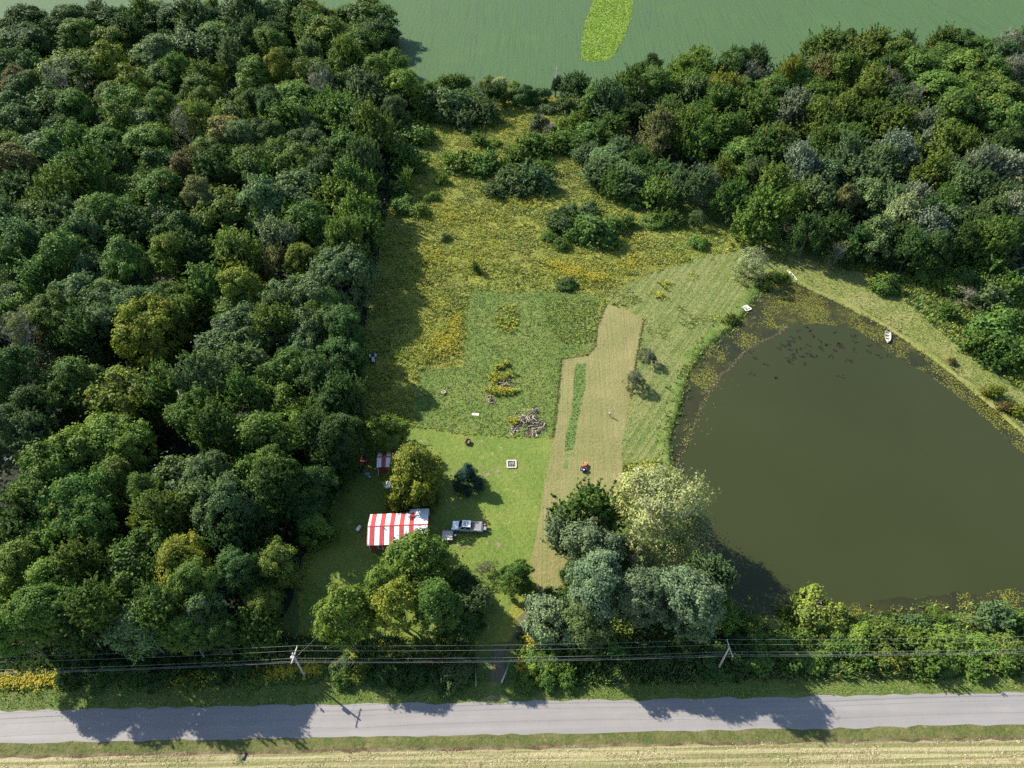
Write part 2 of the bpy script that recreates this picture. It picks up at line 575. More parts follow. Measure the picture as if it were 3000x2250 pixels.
M_EAST = turf('bank_grass', (0.115, 0.14, 0.030), (0.175, 0.19, 0.046), (0.25, 0.225, 0.085), tuft=1.4, bump=0.9, dist=0.3, fleck=(0.68, (0.24, 0.20, 0.10)))
M_BANK = turf('lush_bank', (0.055, 0.095, 0.016), (0.095, 0.15, 0.024), (0.15, 0.175, 0.045), tuft=1.0, patch=0.25, bump=1.0, dist=0.4, fleck=(0.6, (0.19, 0.18, 0.06)))
M_VERGE = turf('verge_grass', (0.06, 0.09, 0.018), (0.10, 0.145, 0.026), (0.15, 0.16, 0.045), tuft=2.2, patch=0.2, bump=0.9, dist=0.2)
M_VERGE_DRY = turf('dry_verge', (0.055, 0.07, 0.018), (0.095, 0.11, 0.026), (0.16, 0.145, 0.055), tuft=2.0, patch=0.3, bump=0.9, dist=0.2, fleck=(0.58, (0.15, 0.125, 0.05)))
M_STUBBLE = turf('field_stubble', (0.14, 0.135, 0.05), (0.225, 0.205, 0.09), (0.13, 0.155, 0.04), tuft=2.0, patch=0.22, bump=1.0, dist=0.2, stripe=(R(-89), 0.6, 0.6, (0.37, 0.315, 0.18)))
M_SOIL = turf('bare_soil', (0.12, 0.09, 0.048), (0.20, 0.165, 0.09), (0.28, 0.235, 0.14), tuft=2.2, patch=0.5, bump=0.9, dist=0.15)
M_FURROW = turf('plough_furrow', (0.06, 0.038, 0.022), (0.11, 0.072, 0.042), (0.22, 0.18, 0.10), tuft=1.5, patch=0.35, bump=1.0, dist=0.2)
M_DRIVE = turf('dirt_drive', (0.085, 0.072, 0.042), (0.135, 0.11, 0.07), (0.075, 0.09, 0.03), tuft=2.0, patch=0.3, bump=0.6, dist=0.1)
M_ROAD = road_material()
M_TRACK = turf('wheel_track', (0.026, 0.05, 0.026), (0.042, 0.075, 0.036), (0.06, 0.10, 0.048), tuft=1.0)
M_WATER = water_material()
M_ALGAE = algae_material()

sheet('ground', [(-2500, -800), (2500, -800), (2500, 4000), (-2500, 4000)], G_BASE, 0, 4000, z=0.0)
sheet('soybean_field', SOIL_FIELD, M_SOY, 0.6, 3)
def line(name, pts, wd, mat):
    v = [at(*q) for q in pts]
    a_, b_ = [], []
    for i, q in enumerate(v):
        d = (v[min(i + 1, len(v) - 1)] - v[max(i - 1, 0)]).normalized()
        n_ = Vector((-d.y, d.x, 0)) * wd / 2
        a_.append((q + n_)[:2]); b_.append((q - n_)[:2])
    sheet(name, a_ + b_[::-1], mat, 0.30, 1.0)


for pts, wd in (([(1408, -25), (1396, 80), (1388, 195)], 0.45), ([(1535, -25), (1537, 80)], 0.4), ([(1669, 38), (1688, 120), (1705, 207)], 0.4),
                ([(1580, 205), (1700, 208), (1830, 214)], 0.5), ([(1907, -20), (1905, 60), (1900, 90)], 0.4), ([(1270, -20), (1258, 60)], 0.4), ([(2500, -10), (2640, 60)], 0.4), ([(2700, -10), (2900, 90)], 0.4)):
    line('field_track', pts, wd, M_TRACK)
sheet('grass_waterway', WATERWAY, M_WATERWAY, 1.0, 1.5)
sheet('meadow', MEADOW, M_MEADOW, 0.8)
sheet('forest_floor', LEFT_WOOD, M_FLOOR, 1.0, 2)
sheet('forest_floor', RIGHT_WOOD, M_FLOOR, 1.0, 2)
sheet('mown_meadow', MOWN, M_MOWN, 0.35, 0.5)
sheet('lawn', LAWN, M_LAWN, 0.5)
sheet('grass_bank', EAST_BANK, M_EAST, 1.2)
sheet('raked_field', RAKED, M_RAKED, 1.5, 0.6)
sheet('hay_field', HAY, M_HAY, 0.12, 0.5)
sheet('uncut_strip', HAY_STRIP, M_STRIP, 0.12, 0.4)
sheet('uncut_strip', ov([(1219, 982), (1240, 980), (1250, 984), (1218, 988)]), M_STRIP, 0.1, 0.4)
sheet('uncut_strip', ov([(1218, 996), (1228, 994), (1226, 1012), (1217, 1014)]), M_STRIP, 0.15, 0.4)
sheet('dirt_drive', DRIVE, M_DRIVE, 0.5, 0.5)
sheet('stubble_field', strip(-160, 35.75), M_STUBBLE, 0.35, 1.0)
sheet('plough_furrow', strip(35.5, 36.1), M_FURROW, 0.4, 0.6)
sheet('road_verge', strip(35.95, 37.7), M_VERGE_DRY, 0.3, 0.6)
sheet('road_verge', strip(42.7, 46.0), M_VERGE, 0.5, 0.6)
sheet('road', strip(37.55, 42.85), M_ROAD, 0.085, 0.35, z=0.095)
for pts in ([(1040, 1005), (1075, 1006), (1078, 1015), (1068, 1030), (1058, 1024), (1048, 1018)], [(1098, 1022), (1120, 1020), (1117, 1030), (1104, 1031)],
            [(1036, 955), (1046, 953), (1047, 960), (1037, 961)], [(1128, 1008), (1135, 1008), (1136, 1015), (1128, 1016)],
            [(985, 1172), (1040, 1168), (1084, 1164), (1085, 1180), (1050, 1182), (1010, 1180)], [(930, 1178), (965, 1185), (960, 1198), (935, 1190)],
            [(1318, 961), (1326, 964), (1325, 976), (1319, 977)], [(1850, 640), (1880, 650), (1890, 662), (1860, 656)], [(965, 1090), (985, 1095), (995, 1105), (975, 1102)]):
    q = ov(pts)
    lo = [min(c[i] for c in q) for i in (0, 1)]
    hi = [max(c[i] for c in q) for i in (0, 1)]
    n_ = max(2, int((hi[0] - lo[0]) * (hi[1] - lo[1]) * 1.1))
    for k in range(min(n_, 16)):
        cx, cy = random.uniform(*[lo[0], hi[0]]), random.uniform(*[lo[1], hi[1]])
        rr = random.uniform(0.16, 0.52)
        sheet('bare_soil', [(cx + rr * random.uniform(0.6, 1.4) * math.cos(t_), cy + 0.8 * rr * random.uniform(0.6, 1.4) * math.sin(t_)) for t_ in np.linspace(0, 2 * math.pi, 10)[:-1]], M_SOIL, 0.12, 0.15, z=0.081 + 0.0011 * (k + 2))
sheet('gravel_apron', ov([(1040, 1511), (1096, 1511), (1090, 1502), (1060, 1501)]), M_SOIL, 0.3, 0.3)
sheet('pond_water', POND, M_WATER, 0.3, 0.8, z=0.112)


def ring(name, outer, inner, mat, z):
    """The belt between two outlines."""
    a = [Vector((p[0], p[1], 0)) for p in dense(outer, 1.0)]
    b = [Vector((p[0], p[1], 0)) for p in dense(inner, 1.0)]
    b = [p + Vector((noise.noise((p.x * 0.25, p.y * 0.25, 5)), noise.noise((p.x * 0.25, p.y * 0.25, 15)), 0)) * 1.4 +
         Vector((noise.noise((p.x * 1.2, p.y * 1.2, 5)), noise.noise((p.x * 1.2, p.y * 1.2, 15)), 0)) * 0.6 for p in b]
    tris = tessellate_polygon([a, b])
    me = bpy.data.meshes.new(name)
    me.from_pydata([(p.x, p.y, z) for p in a + b], [], [tuple(f) for f in tris])
    bm = bmesh.new(); bm.from_mesh(me)
    for f in bm.faces:
        if f.normal.z < 0: f.normal_flip()
    bm.to_mesh(me); bm.free()
    me.materials.append(mat)
    o = link(name, me)
    o['kind'] = 'stuff'
    return o


alg = ring('algae_margin', POND, OPEN_WATER, M_ALGAE, 0.118)
tag(alg, 'brown weed and yellow-green algae mats along the pond margin', 'algae', kind='stuff')


def smooth_ring(poly, step):
    pts = dense(poly, step)
    for _ in range(3):
        pts = [(pts[i - 1] + pts[i] * 2 + pts[(i + 1) % len(pts)]) / 4 for i in range(len(pts))]
    return pts


def bank():
    """The low rounded lip of turf round the pond."""
    P = smooth_ring(POND, 1.2)
    n = len(P)
    area = sum(P[i].x * P[(i + 1) % n].y - P[(i + 1) % n].x * P[i].y for i in range(n))
    sg = 1 if area > 0 else -1
    prof = [(-0.30, -0.05), (0.05, 0.22), (0.4, 0.40), (1.0, 0.42), (1.6, 0.28), (2.3, 0.10), (3.0, -0.05)]
    V, F = [], []
    for i in range(n):
        d = P[(i + 2) % n] - P[i - 2]
        d.normalize()
        nx, ny = d.y * sg, -d.x * sg
        j = 1 + 0.9 * noise.noise((P[i].x * 0.2, P[i].y * 0.2, 0))
        for o_, z in prof:
            jj = noise.noise((P[i].x * 1.3, P[i].y * 1.3, o_)) * 0.25
            V.append((P[i].x + nx * (o_ * j + jj), P[i].y + ny * (o_ * j + jj), z * (1 + jj)))
    k = len(prof)
    for i in range(n):
        for q in range(k - 1):
            F.append((i * k + q, ((i + 1) % n) * k + q, ((i + 1) % n) * k + q + 1, i * k + q + 1))
    me = bpy.data.meshes.new('pond_bank')
    me.from_pydata(V, [], F)
    bm = bmesh.new(); bm.from_mesh(me); bmesh.ops.recalc_face_normals(bm, faces=bm.faces)
    if sum(f.normal.z for f in bm.faces) < 0:
        for f in bm.faces: f.normal_flip()
    bm.to_mesh(me); bm.free()
    me.polygons.foreach_set('use_smooth', [True] * len(me.polygons))
    me.materials.append(M_BANK)
    me.materials.append(M_EAST)
    for f in me.polygons:
        if f.center.x > 77 and f.center.y > 66: f.material_index = 1
    o = link('pond_bank', me)
    o['kind'] = 'structure'


bank()

# ------------------------------------------------------------------ trees: crown meshes shared between alike trees
def unit(v):
    return v / np.maximum(np.linalg.norm(v, axis=-1, keepdims=True), 1e-6)


def leaf_quads(P, Nn, size, g, aspect=0.62):
    """Pointed four-cornered leaf sprays at P facing Nn."""
    n = len(P)
    t = unit(np.cross(Nn, g.normal(size=(n, 3))))
    b = np.cross(Nn, t)
    s = size[:, None]
    fold = Nn * s * 0.25
    V = np.stack([P - t * s, P - b * s * aspect + fold, P + t * s, P + b * s * aspect + fold], 1).reshape(-1, 3)
    F = np.arange(4 * n, dtype=np.int32).reshape(n, 4)
    return V, F


def crown_mesh(name, seed, style, n_leaf, leaf, n_clump=70):
    """A unit crown (radius 1, z about -0.8..1): several uneven leafy boughs, each a dome of clumps, with gaps between them."""
    g = np.random.default_rng(seed)
    up = np.array([0, 0, 1.0])
    nb, spread, br, tall = {'lobed': (8, 0.60, (0.30, 0.48), 0.42), 'fine': (12, 0.64, (0.26, 0.42), 0.45), 'dome': (18, 0.64, (0.26, 0.34), 0.66),
                            'feather': (8, 0.52, (0.30, 0.45), 0.5), 'sparse': (12, 0.66, (0.22, 0.36), 0.6), 'shrub': (7, 0.56, (0.30, 0.5), 0.2),
                            'pine': (10, 0.5, (0.3, 0.45), 0.6), 'spread': (9, 0.66, (0.26, 0.40), 0.22)}[style]
    # boughs: centres on an uneven shell
    bc = []
    for i in range(nb):
        a = 2 * math.pi * (i * 0.618 + 0.12 * g.random())
        q = math.sqrt((i + 0.5) / nb) * spread * g.uniform(0.85, 1.2)
        zz = tall * (1 - 1.5 * (q / max(spread, 1e-3)) ** 2) + g.normal(0, 0.10)
        bc.append((q * math.cos(a), q * math.sin(a), zz))
    bc = np.array(bc)
    brr = g.uniform(br[0], br[1], nb)
    bi = g.integers(0, nb, n_clump)
    d = unit(g.normal(size=(n_clump, 3)) + up * (0.55 if style not in ('pine', 'sparse') else 0.2) + unit(bc[bi] + 1e-5) * 0.45)
    cl = bc[bi] + d * (brr[bi] * g.uniform(0.72, 1.02, n_clump))[:, None]
    low = g.random(n_clump) < 0.18                  # skirts of the crown
    a = g.uniform(0, 2 * math.pi, n_clump)
    sk = np.column_stack([np.cos(a), np.sin(a), g.uniform(-1.0, -0.35, n_clump)]) * np.array([0.72, 0.72, 0.8])
    if style != 'shrub': cl[low] = sk[low]
    k = n_clump
    cr = g.uniform(0.085, 0.19, k) * {'dome': 0.72, 'fine': 0.82, 'shrub': 1.35, 'lobed': 1.1, 'feather': 1.5, 'sparse': 0.95, 'pine': 1.1, 'spread': 1.1}[style] * math.sqrt(90 / n_clump if n_clump < 90 else 1.0)
    btint = g.normal(0, 0.10, nb)
    ctint = np.clip(g.normal(0.48, 0.17, k) + btint[bi], 0, 1)
    baut = g.random(nb)
    caut = np.clip(baut[bi] * 0.7 + 0.3 * g.random(k), 0, 1)
    w = cr ** 2
    idx = g.choice(k, n_leaf, p=w / w.sum())
    if style == 'feather':
        # sprays: leaves along short upswept branch tips
        axis = unit(d * 0.7 + np.array([0.05, 0.0, 0.9]) + g.normal(size=(k, 3)) * 0.25)
        ns = 9
        spray = g.integers(0, ns, n_leaf)
        off = g.normal(size=(k, ns, 3)) * 0.55
        sax = unit(axis[:, None, :] + g.normal(size=(k, ns, 3)) * 0.35)
        tt = g.random(n_leaf) ** 0.8
        P = cl[idx] + off[idx, spray] * cr[idx][:, None] + sax[idx, spray] * (tt * cr[idx] * 1.6 - cr[idx] * 0.4)[:, None]
        P += g.normal(size=(n_leaf, 3)) * (0.026 * (1.25 - tt))[:, None]
        out = unit(P + 1e-6)
        Nn = unit(out * 0.5 + np.array([0, 0, 0.4]) + g.normal(size=(n_leaf, 3)) * 0.6)
    else:
        e = unit(g.normal(size=(n_leaf, 3)) + d[idx] * 0.8 + up * 0.3)
        rad = cr[idx] * np.where(g.random(n_leaf) < 0.16, g.uniform(1.0, 1.75, n_leaf), g.uniform(0.5, 1.12, n_leaf))
        P = cl[idx] + e * rad[:, None] * np.array([1.12, 1.12, 0.88])
        out = unit(P + 1e-6)
        Nn = unit(e * 0.7 + d[idx] * 0.3 + np.array([0, 0, 0.3]) + g.normal(size=(n_leaf, 3)) * 0.45)
    if style == 'pine':
        P[:, :2] *= (1.0 - 0.42 * np.clip(P[:, 2], -0.6, 1.0))[:, None]
    if style == 'shrub':
        P[:, 2] = np.maximum(P[:, 2], -0.15 + 0.05 * g.random(n_leaf))
    n = len(P)
    V, F = leaf_quads(P, Nn, leaf * g.uniform(0.6, 1.3, n), g)
    tint = np.clip(ctint[idx] + g.normal(0, 0.20, n), 0, 1)
    aut = np.clip(caut[idx] + g.normal(0, 0.06, n), 0, 1)
    return np_mesh(name, V, F, LEAF, {'tint': ('FLOAT', 'FACE', tint), 'clump': ('FLOAT', 'FACE', aut)})


def limb_paths(g, n, reach, up):
    out = []
    for i in range(n):
        a = 2 * math.pi * (i + g.random()) / n
        z0 = 0.3 + 0.3 * g.random()
        e = reach * (0.6 + 0.4 * g.random())
        out.append((Vector((0.02 * math.cos(a), 0.02 * math.sin(a), z0)),
                    Vector((e * 0.45 * math.cos(a), e * 0.45 * math.sin(a), z0 + 0.13 * up)),
                    Vector((e * math.cos(a + 0.3), e * math.sin(a + 0.3), z0 + 0.32 * up))))
    return out


def trunk_mesh(name, seed, mat, limbs=6, r=0.05, twigs=0):
    """A tapered trunk (height 1) with limbs and twigs."""
    g = np.random.default_rng(seed)
    mb = MB()
    bend = [Vector((g.normal() * 0.04 * i, g.normal() * 0.04 * i, z)) for i, z in enumerate((0.0, 0.25, 0.5, 0.85))]
    mb.tube(bend, [r * 1.5, r, r * 0.75, r * 0.25], 7)
    for p0, p1, p2 in limb_paths(g, limbs, 0.75, 1.0):
        mb.tube([p0, p1, p2], [r * 0.5, r * 0.34, r * 0.1], 5, False)
        for _ in range(twigs):
            f = 0.3 + 0.7 * g.random()
            q = p1.lerp(p2, f)
            e = q + Vector((g.normal() * 0.22, g.normal() * 0.22, 0.05 + 0.2 * g.random()))
            mb.tube([q, q.lerp(e, 0.5) + Vector((0, 0, 0.03)), e], [r * 0.16, r * 0.12, r * 0.05], 4, False)
            for _k in range(3):
                q2 = q.lerp(e, 0.4 + 0.6 * g.random())
                e2 = q2 + Vector((g.normal() * 0.1, g.normal() * 0.1, 0.03 + 0.1 * g.random()))
                mb.tube([q2, e2], [r * 0.09, r * 0.04], 3, False)
    o = mb.build(name, mat)
    me = o.data
    bpy.data.objects.remove(o)
    return me


CROWN = {
    'lobed': [crown_mesh('crown', 11 + i, 'lobed', 13000, 0.046, 130) for i in range(6)],
    'dome': [crown_mesh('crown', 31 + i, 'dome', 16000, 0.036, 340) for i in range(3)],
    'feather': [crown_mesh('crown', 51 + i, 'feather', 13000, 0.043, 80) for i in range(5)],
    'sparse': [crown_mesh('crown', 71 + i, 'sparse', 6000, 0.034, 90) for i in range(3)],
    'fine': [crown_mesh('crown', 81 + i, 'fine', 20000, 0.034, 250) for i in range(6)],
    'shrub': [crown_mesh('crown', 91 + i, 'shrub', 4500, 0.075, 60) for i in range(4)],
    'spray': [crown_mesh('crown', 111 + i, 'feather', 4800, 0.070, 46) for i in range(4)],
    'thin': [crown_mesh('crown', 121 + i, 'sparse', 2200, 0.036, 60) for i in range(2)],
    'pine': [crown_mesh('crown', 131, 'pine', 10000, 0.045, 140)],
    'spread': [crown_mesh('crown', 141 + i, 'spread', 12000, 0.044, 120) for i in range(3)],
}
TRUNK = [trunk_mesh('trunk', 200 + i, BARK) for i in range(4)]
TRUNK_PALE = [trunk_mesh('trunk', 210 + i, GREYBARK, 8, 0.035, 5) for i in range(2)]
TWIGGY = [trunk_mesh('trunk', 220 + i, GREYBARK, 12, 0.022, 9) for i in range(3)]

TONE = {'d': (0.046, 0.088, 0.025), 'g': (0.076, 0.136, 0.030), 'o': (0.092, 0.134, 0.028), 'y': (0.135, 0.165, 0.028),
        'b': (0.084, 0.132, 0.054), 'l': (0.102, 0.160, 0.030), 'w': (0.140, 0.178, 0.128), 'k': (0.090, 0.108, 0.062),
        't': (0.135, 0.140, 0.055), 'r': (0.115, 0.095, 0.040), 's': (0.122, 0.172, 0.098), 'p': (0.205, 0.238, 0.115), 'Y': (0.150, 0.178, 0.028)}
SAYS = {'d': 'dark green', 'g': 'mid green', 'o': 'olive green', 'y': 'yellowish green', 'b': 'blue-grey green', 'l': 'light green',
        'w': 'silvery', 'k': 'grey-brown', 't': 'tan-brown', 'r': 'reddish', 's': 'sage green', 'p': 'pale yellow', 'Y': 'yellow-green'}
AUT = {'d': 0.0, 'g': 0.01, 'o': 0.04, 'y': 0.14, 'b': 0.0, 'l': 0.01, 'w': 0.02, 'k': 0.03, 't': 0.10, 'r': 0.22, 's': 0.0, 'p': 0.03, 'Y': 0.05}
ALL = []                                            # every tree and shrub: place, radius, kind, record


def tree(name, px, py, r_px, tone, style, h=None, hr=None, zc=0.7, grow=1.2, label=None, cat='tree', group=None, trunk='dark', xy=None, aut=None, squash=None):
    """A tree (> crown, trunk) whose crown shows round pixel (px, py) with radius r_px; h metres tall."""
    if xy is None:
        hh = h if h else 6.0
        for _ in range(3):
            c = at(px, py, hh * zc)
            r = r_px * depth(c) / FPX * grow
            if h is None: hh = r * hr
        x, y = c.x, c.y
    else:
        x, y = xy
        r, hh = r_px, (h if h else r_px * hr)
    k = random.random()
    root = empty(name, (x, y, 0), random.uniform(0, 2 * math.pi))
    mesh = random.choice(CROWN[style])
    cr = link('crown', mesh, root)
    sz = min(hh * 0.52, r * 1.15) if squash is None else hh * squash
    if style in ('shrub', 'spray', 'thin') and cat != 'tree': sz = hh * 0.85
    zoff = hh - sz if sz < hh * 0.8 else hh * 0.13
    cr.location = (0, 0, zoff)
    jr = random.uniform(0.84, 1.18)
    if style == 'dome' or name in ('maple_tree', 'cottonwood_tree', 'spruce_tree'): jr = 1 + (jr - 1) * 0.3
    cr.scale = (r * jr, r / jr, sz * random.uniform(0.88, 1.12))
    b = TONE[tone]
    v = random.uniform(0.80, 1.22)
    hue = random.uniform(-0.08, 0.06)
    a = AUT[tone] if aut is None else aut
    cr.color = (b[0] * v * (1 + hue), b[1] * v, b[2] * v * (1 - hue), 1.0 - a * random.uniform(0.4, 1.4))
    tm = random.choice({'dark': TRUNK, 'pale': TRUNK_PALE, 'twig': TWIGGY}[trunk])
    tk = link('trunk', tm, root)
    tr_ = min(r * 0.75, hh * 0.45) * (0.8 if cat == 'bush' else 1.0)
    tk.scale = (tr_, tr_, hh * (0.97 if cat != 'bush' or trunk == 'twig' else 0.6))
    tag(root, label, cat, group)
    ALL.append(dict(o=root, x=x, y=y, r=r, h=hh, tone=tone, ref=None, auto=label is None))
    return root


REG = {'A': (0, 0, 1.7696), 'B': (1100, 0, 2.074), 'C': (2000, 0, 2.074), 'D': (0, 850, 1.8433), 'F': (1900, 700, 1.8436),
       'G': (0, 1600, 1.4747), 'H': (1500, 1600, 1.4747), 'E': (950, 800, 2.074), 'Y': (900, 1600, 2.765), 'K': (1500, 1280, 2.765), 'N': (2560, 700, 2.765)}


def px_of(reg, x, y, r):
    ox, oy, s_ = REG[reg]
    return ox + x / s_, oy + y / s_, r / s_


def crowd(reg, text):
    """Rows of 'x y r tone[style]' read off one enlargement of the photograph."""
    out = []
    for item in text.split(','):
        q = item.split()
        if len(q) < 4: continue
        out.append((*px_of(reg, float(q[0]), float(q[1]), float(q[2])), q[3][0], q[3][1:]))
    return out


# ---- trees anyone could point at: (region, x, y, r, tone, style, label, short reference)
LEFT_MARKS = [
    ('A', 120, 70, 95, 'd', 'lobed', 'dark green tree alone against the soybean field at the far corner of the wood', 'the far corner tree'),
    ('A', 560, 290, 90, 'y', 'lobed', 'tree with a bright yellow autumn top in the back rows of the left wood', 'the yellow-topped back tree'),
    ('A', 310, 405, 95, 'k', 'thin', 'thin grey leafless-looking tree below a flat olive crown in the left wood', 'the thin grey tree'),
    ('A', 675, 400, 95, 'y', 'lobed', 'green tree with orange-flecked upper leaves in the left wood', 'the orange-flecked tree'),
    ('A', 1310, 370, 110, 'g', 'dome', 'neat round dome-shaped green tree deep in the left wood', 'the dome-shaped tree'),
    ('A', 2090, 410, 85, 'l', 'lobed', 'bright green tree at the wood corner where meadow meets soybean field', 'the bright corner tree'),
    ('A', 170, 740, 130, 'b', 'spread', 'broad grey-green tree with pale yellow fringe in the left wood', 'the broad grey-green tree'),
    ('A', 955, 880, 80, 'r', 'lobed', 'small tree with red and orange leaves in a gap of the left wood', 'the red-leaved tree'),
    ('A', 860, 1300, 85, 'l', 'lobed', 'narrow bright lime-green tree between dark crowns in the left wood', 'the narrow lime-green tree'),
    ('A', 1450, 1230, 105, 's', 'feather', 'pale green tree with reddish lower leaves near the meadow edge', 'the pale tree with reddish skirt'),
    ('A', 1245, 1475, 85, 'y', 'lobed', 'yellow-brown autumn tree among grey-green crowns of the left wood', 'the yellow-brown tree'),
    ('A', 1935, 650, 105, 'o', 'feather', 'olive tree with ochre top at the meadow edge of the left wood', 'the ochre-topped edge tree'),
    ('D', 780, 150, 165, 'y', 'fine', 'large yellow-green tree with many leafy lobes in the left wood', 'the large yellow-green tree'),
    ('D', 660, 510, 175, 'y', 'spread', 'broad golden tree with a red-leaved bough in the left wood', 'the broad golden tree'),
    ('D', 440, 830, 215, 'l', 'fine', 'huge light green many-lobed tree, the biggest crown of the left wood', 'the huge light green tree'),
    ('D', 1440, 780, 190, 'l', 'fine', 'tall light green soft-leaved tree left of the small striped shed', 'the tall soft-leaved tree'),
    ('D', 1820, 770, 120, 'd', 'fine', 'very dark blue-green tree at the wood edge beside the small shed', 'the blue-black tree'),
    ('D', 980, 1470, 135, 'y', 'fine', 'tree with yellow upper leaves near the road end of the left wood', 'the yellow-leaved road tree'),
    ('D', 90, 225, 130, 'k', 'sparse', 'half-dead tree with bare grey limbs at the side of the left wood', 'the half-dead tree'),
    ('D', 110, 1480, 160, 'l', 'fine', 'light green tree at the road corner of the left wood', 'the light green road-corner tree'),
    ('A', 1850, 1090, 115, 'l', 'feather', 'bright green feathery tree on the meadow edge of the left wood', 'the bright feathery edge tree'),
    ('A', 1740, 1370, 165, 'b', 'fine', 'large soft blue-grey tree at the meadow edge of the left wood', 'the large soft blue-grey tree'),
]
RIGHT_MARKS = [
    ('C', 870, 255, 115, 'o', 'feather', 'tall olive tree rising above the far edge of the right wood', 'the tall far-edge tree'),
    ('C', 320, 340, 95, 'd', 'lobed', 'very dark tree against the soybean field in the right wood', 'the very dark tree'),
    ('C', 690, 625, 100, 'w', 'feather', 'white-leaved silvery tree in the middle of the right wood', 'the white-leaved tree'),
    ('C', 1300, 900, 130, 'w', 'feather', 'large silver-grey tree with upswept tips in the right wood', 'the large silver-grey tree'),
    ('C', 490, 1270, 150, 'l', 'feather', 'bright green spreading tree at the pond-side edge of the right wood', 'the bright spreading tree'),
    ('C', 250, 1040, 65, 'y', 'feather', 'slim yellow upright tree at the meadow edge of the right wood', 'the slim yellow tree'),
    ('B', 1745, 740, 95, 't', 'feather', 'orange-brown fading tree at the meadow edge of the right wood', 'the orange-brown tree'),
    ('C', 1400, 585, 75, 'k', 'thin', 'bare purple-grey tree among green crowns of the right wood', 'the bare purple-grey tree'),
    ('C', 1345, 1290, 85, 'p', 'feather', 'small pale yellow tree in the shaded front of the right wood', 'the small pale yellow tree'),
    ('C', 1440, 390, 130, 'g', 'lobed', 'broad green round-lobed tree near the far edge of the right wood', 'the broad round-lobed tree'),
    ('C', 1960, 670, 145, 'g', 'lobed', 'big green round-lobed tree at the outer side of the right wood', 'the big outer round-lobed tree'),
    ('C', 1970, 1010, 140, 'w', 'feather', 'big silvery tree at the outer side of the right wood', 'the big outer silvery tree'),
    ('C', 1590, 850, 130, 'o', 'feather', 'large olive tree fringed with silver in the right wood', 'the large olive tree'),
]
MARKS = {'left': [], 'right': []}
KIND = {'left': 'broadleaf_tree', 'right': 'grove_tree'}
for side, rows, hgt in (('left', LEFT_MARKS, 17.0), ('right', RIGHT_MARKS, 14.0)):
    for reg, x, y, r_, tone, style, label, ref in rows:
        X, Y, RR = px_of(reg, x, y, r_)
        tree(KIND[side], X, Y, RR, tone, style, h=hgt * random.uniform(0.95, 1.1), label=label,
             group='trees of the %s wood' % side, trunk='pale' if tone in 'k' else 'dark')
        ALL[-1]['ref'] = ref
        MARKS[side].append(ALL[-1])

LEFT_CROWD = crowd('A', '30 190 75 g,105 180 105 d,380 75 95 d,300 140 85 d,405 165 105 g,500 65 75 d,590 65 85 d,800 60 115 d,740 45 70 g,900 75 90 d,1000 55 105 b,1100 60 70 d,1250 35 100 b,1200 85 85 b,1320 55 80 d,1420 45 90 d,1540 45 85 d,1610 70 85 o,1750 65 100 g,1900 45 110 g,1950 140 95 d,'
    '60 285 90 d,180 215 95 d,575 205 90 o,655 135 80 d,800 250 105 b,990 225 125 b,1130 165 90 g,1215 205 75 d,1200 270 70 b,1300 150 70 b,1400 190 80 g,1440 115 95 d,1680 160 105 o,1610 130 80 g,1880 165 90 g,1800 270 90 o,'
    '370 300 135 o,80 385 80 r,130 430 95 d,820 370 100 g,900 335 65 g,1055 370 80 o,1430 335 60 y,1545 345 85 o,1640 350 90 g,1660 425 90 k,1800 285 65 l,1900 440 115 bf,1950 355 80 g,1850 370 90 g,'
    '60 500 100 d,300 545 130 g,220 475 70 d,80 605 110 d,385 525 75 g,640 510 110 g,560 475 65 o,820 520 95 g,960 560 100 y,1050 490 65 o,1020 440 90 g,1190 560 100 os,1310 520 80 d,1400 520 70 d,1540 480 110 g,1480 590 100 g,1680 540 80 g,1780 570 100 g,1600 620 70 b,1900 610 80 d,'
    '40 725 80 o,60 825 90 t,300 695 100 g,520 720 120 g,620 610 80 o,740 705 115 g,750 600 90 b,960 640 90 k,1050 625 70 o,1080 745 115 o,1180 670 80 t,1330 670 65 d,1400 690 80 d,1240 690 70 b,1590 715 125 d,1790 755 115 gf,1450 760 80 gs,'
    '340 875 105 g,480 905 120 g,600 850 80 d,820 835 100 d,1010 840 60 t,1110 865 115 d,1280 830 110 gs,1320 770 90 os,1545 800 95 os,1690 885 75 d,1820 935 110 gf,1880 820 75 b,'
    '80 1000 110 d,290 985 110 o,700 955 120 g,820 965 110 g,530 1065 130 g,210 1095 120 g,60 1135 95 b,330 1125 105 b,1120 1040 130 os,1020 1000 60 t,1350 1020 120 b,1530 970 140 b,1720 1025 110 lf,'
    '800 1095 130 d,660 1155 90 d,930 1155 110 d,130 1225 110 b,400 1205 105 b,1450 1115 90 lf,1590 1135 105 g,1860 1180 105 gf,1780 1225 90 lf,'
    '320 1300 115 g,640 1330 115 g,1030 1310 110 d,1220 1290 120 of,1430 1340 65 t,1700 1240 110 b,1560 1335 70 y,60 1335 105 d,'
    '200 1435 105 g,460 1375 95 b,400 1500 120 b,560 1520 105 b,1080 1455 120 g,910 1520 110 o,1600 1500 150 b,1440 1525 85 b,60 1555 110 b,720 1565 105 b,1235 1575 100 o')
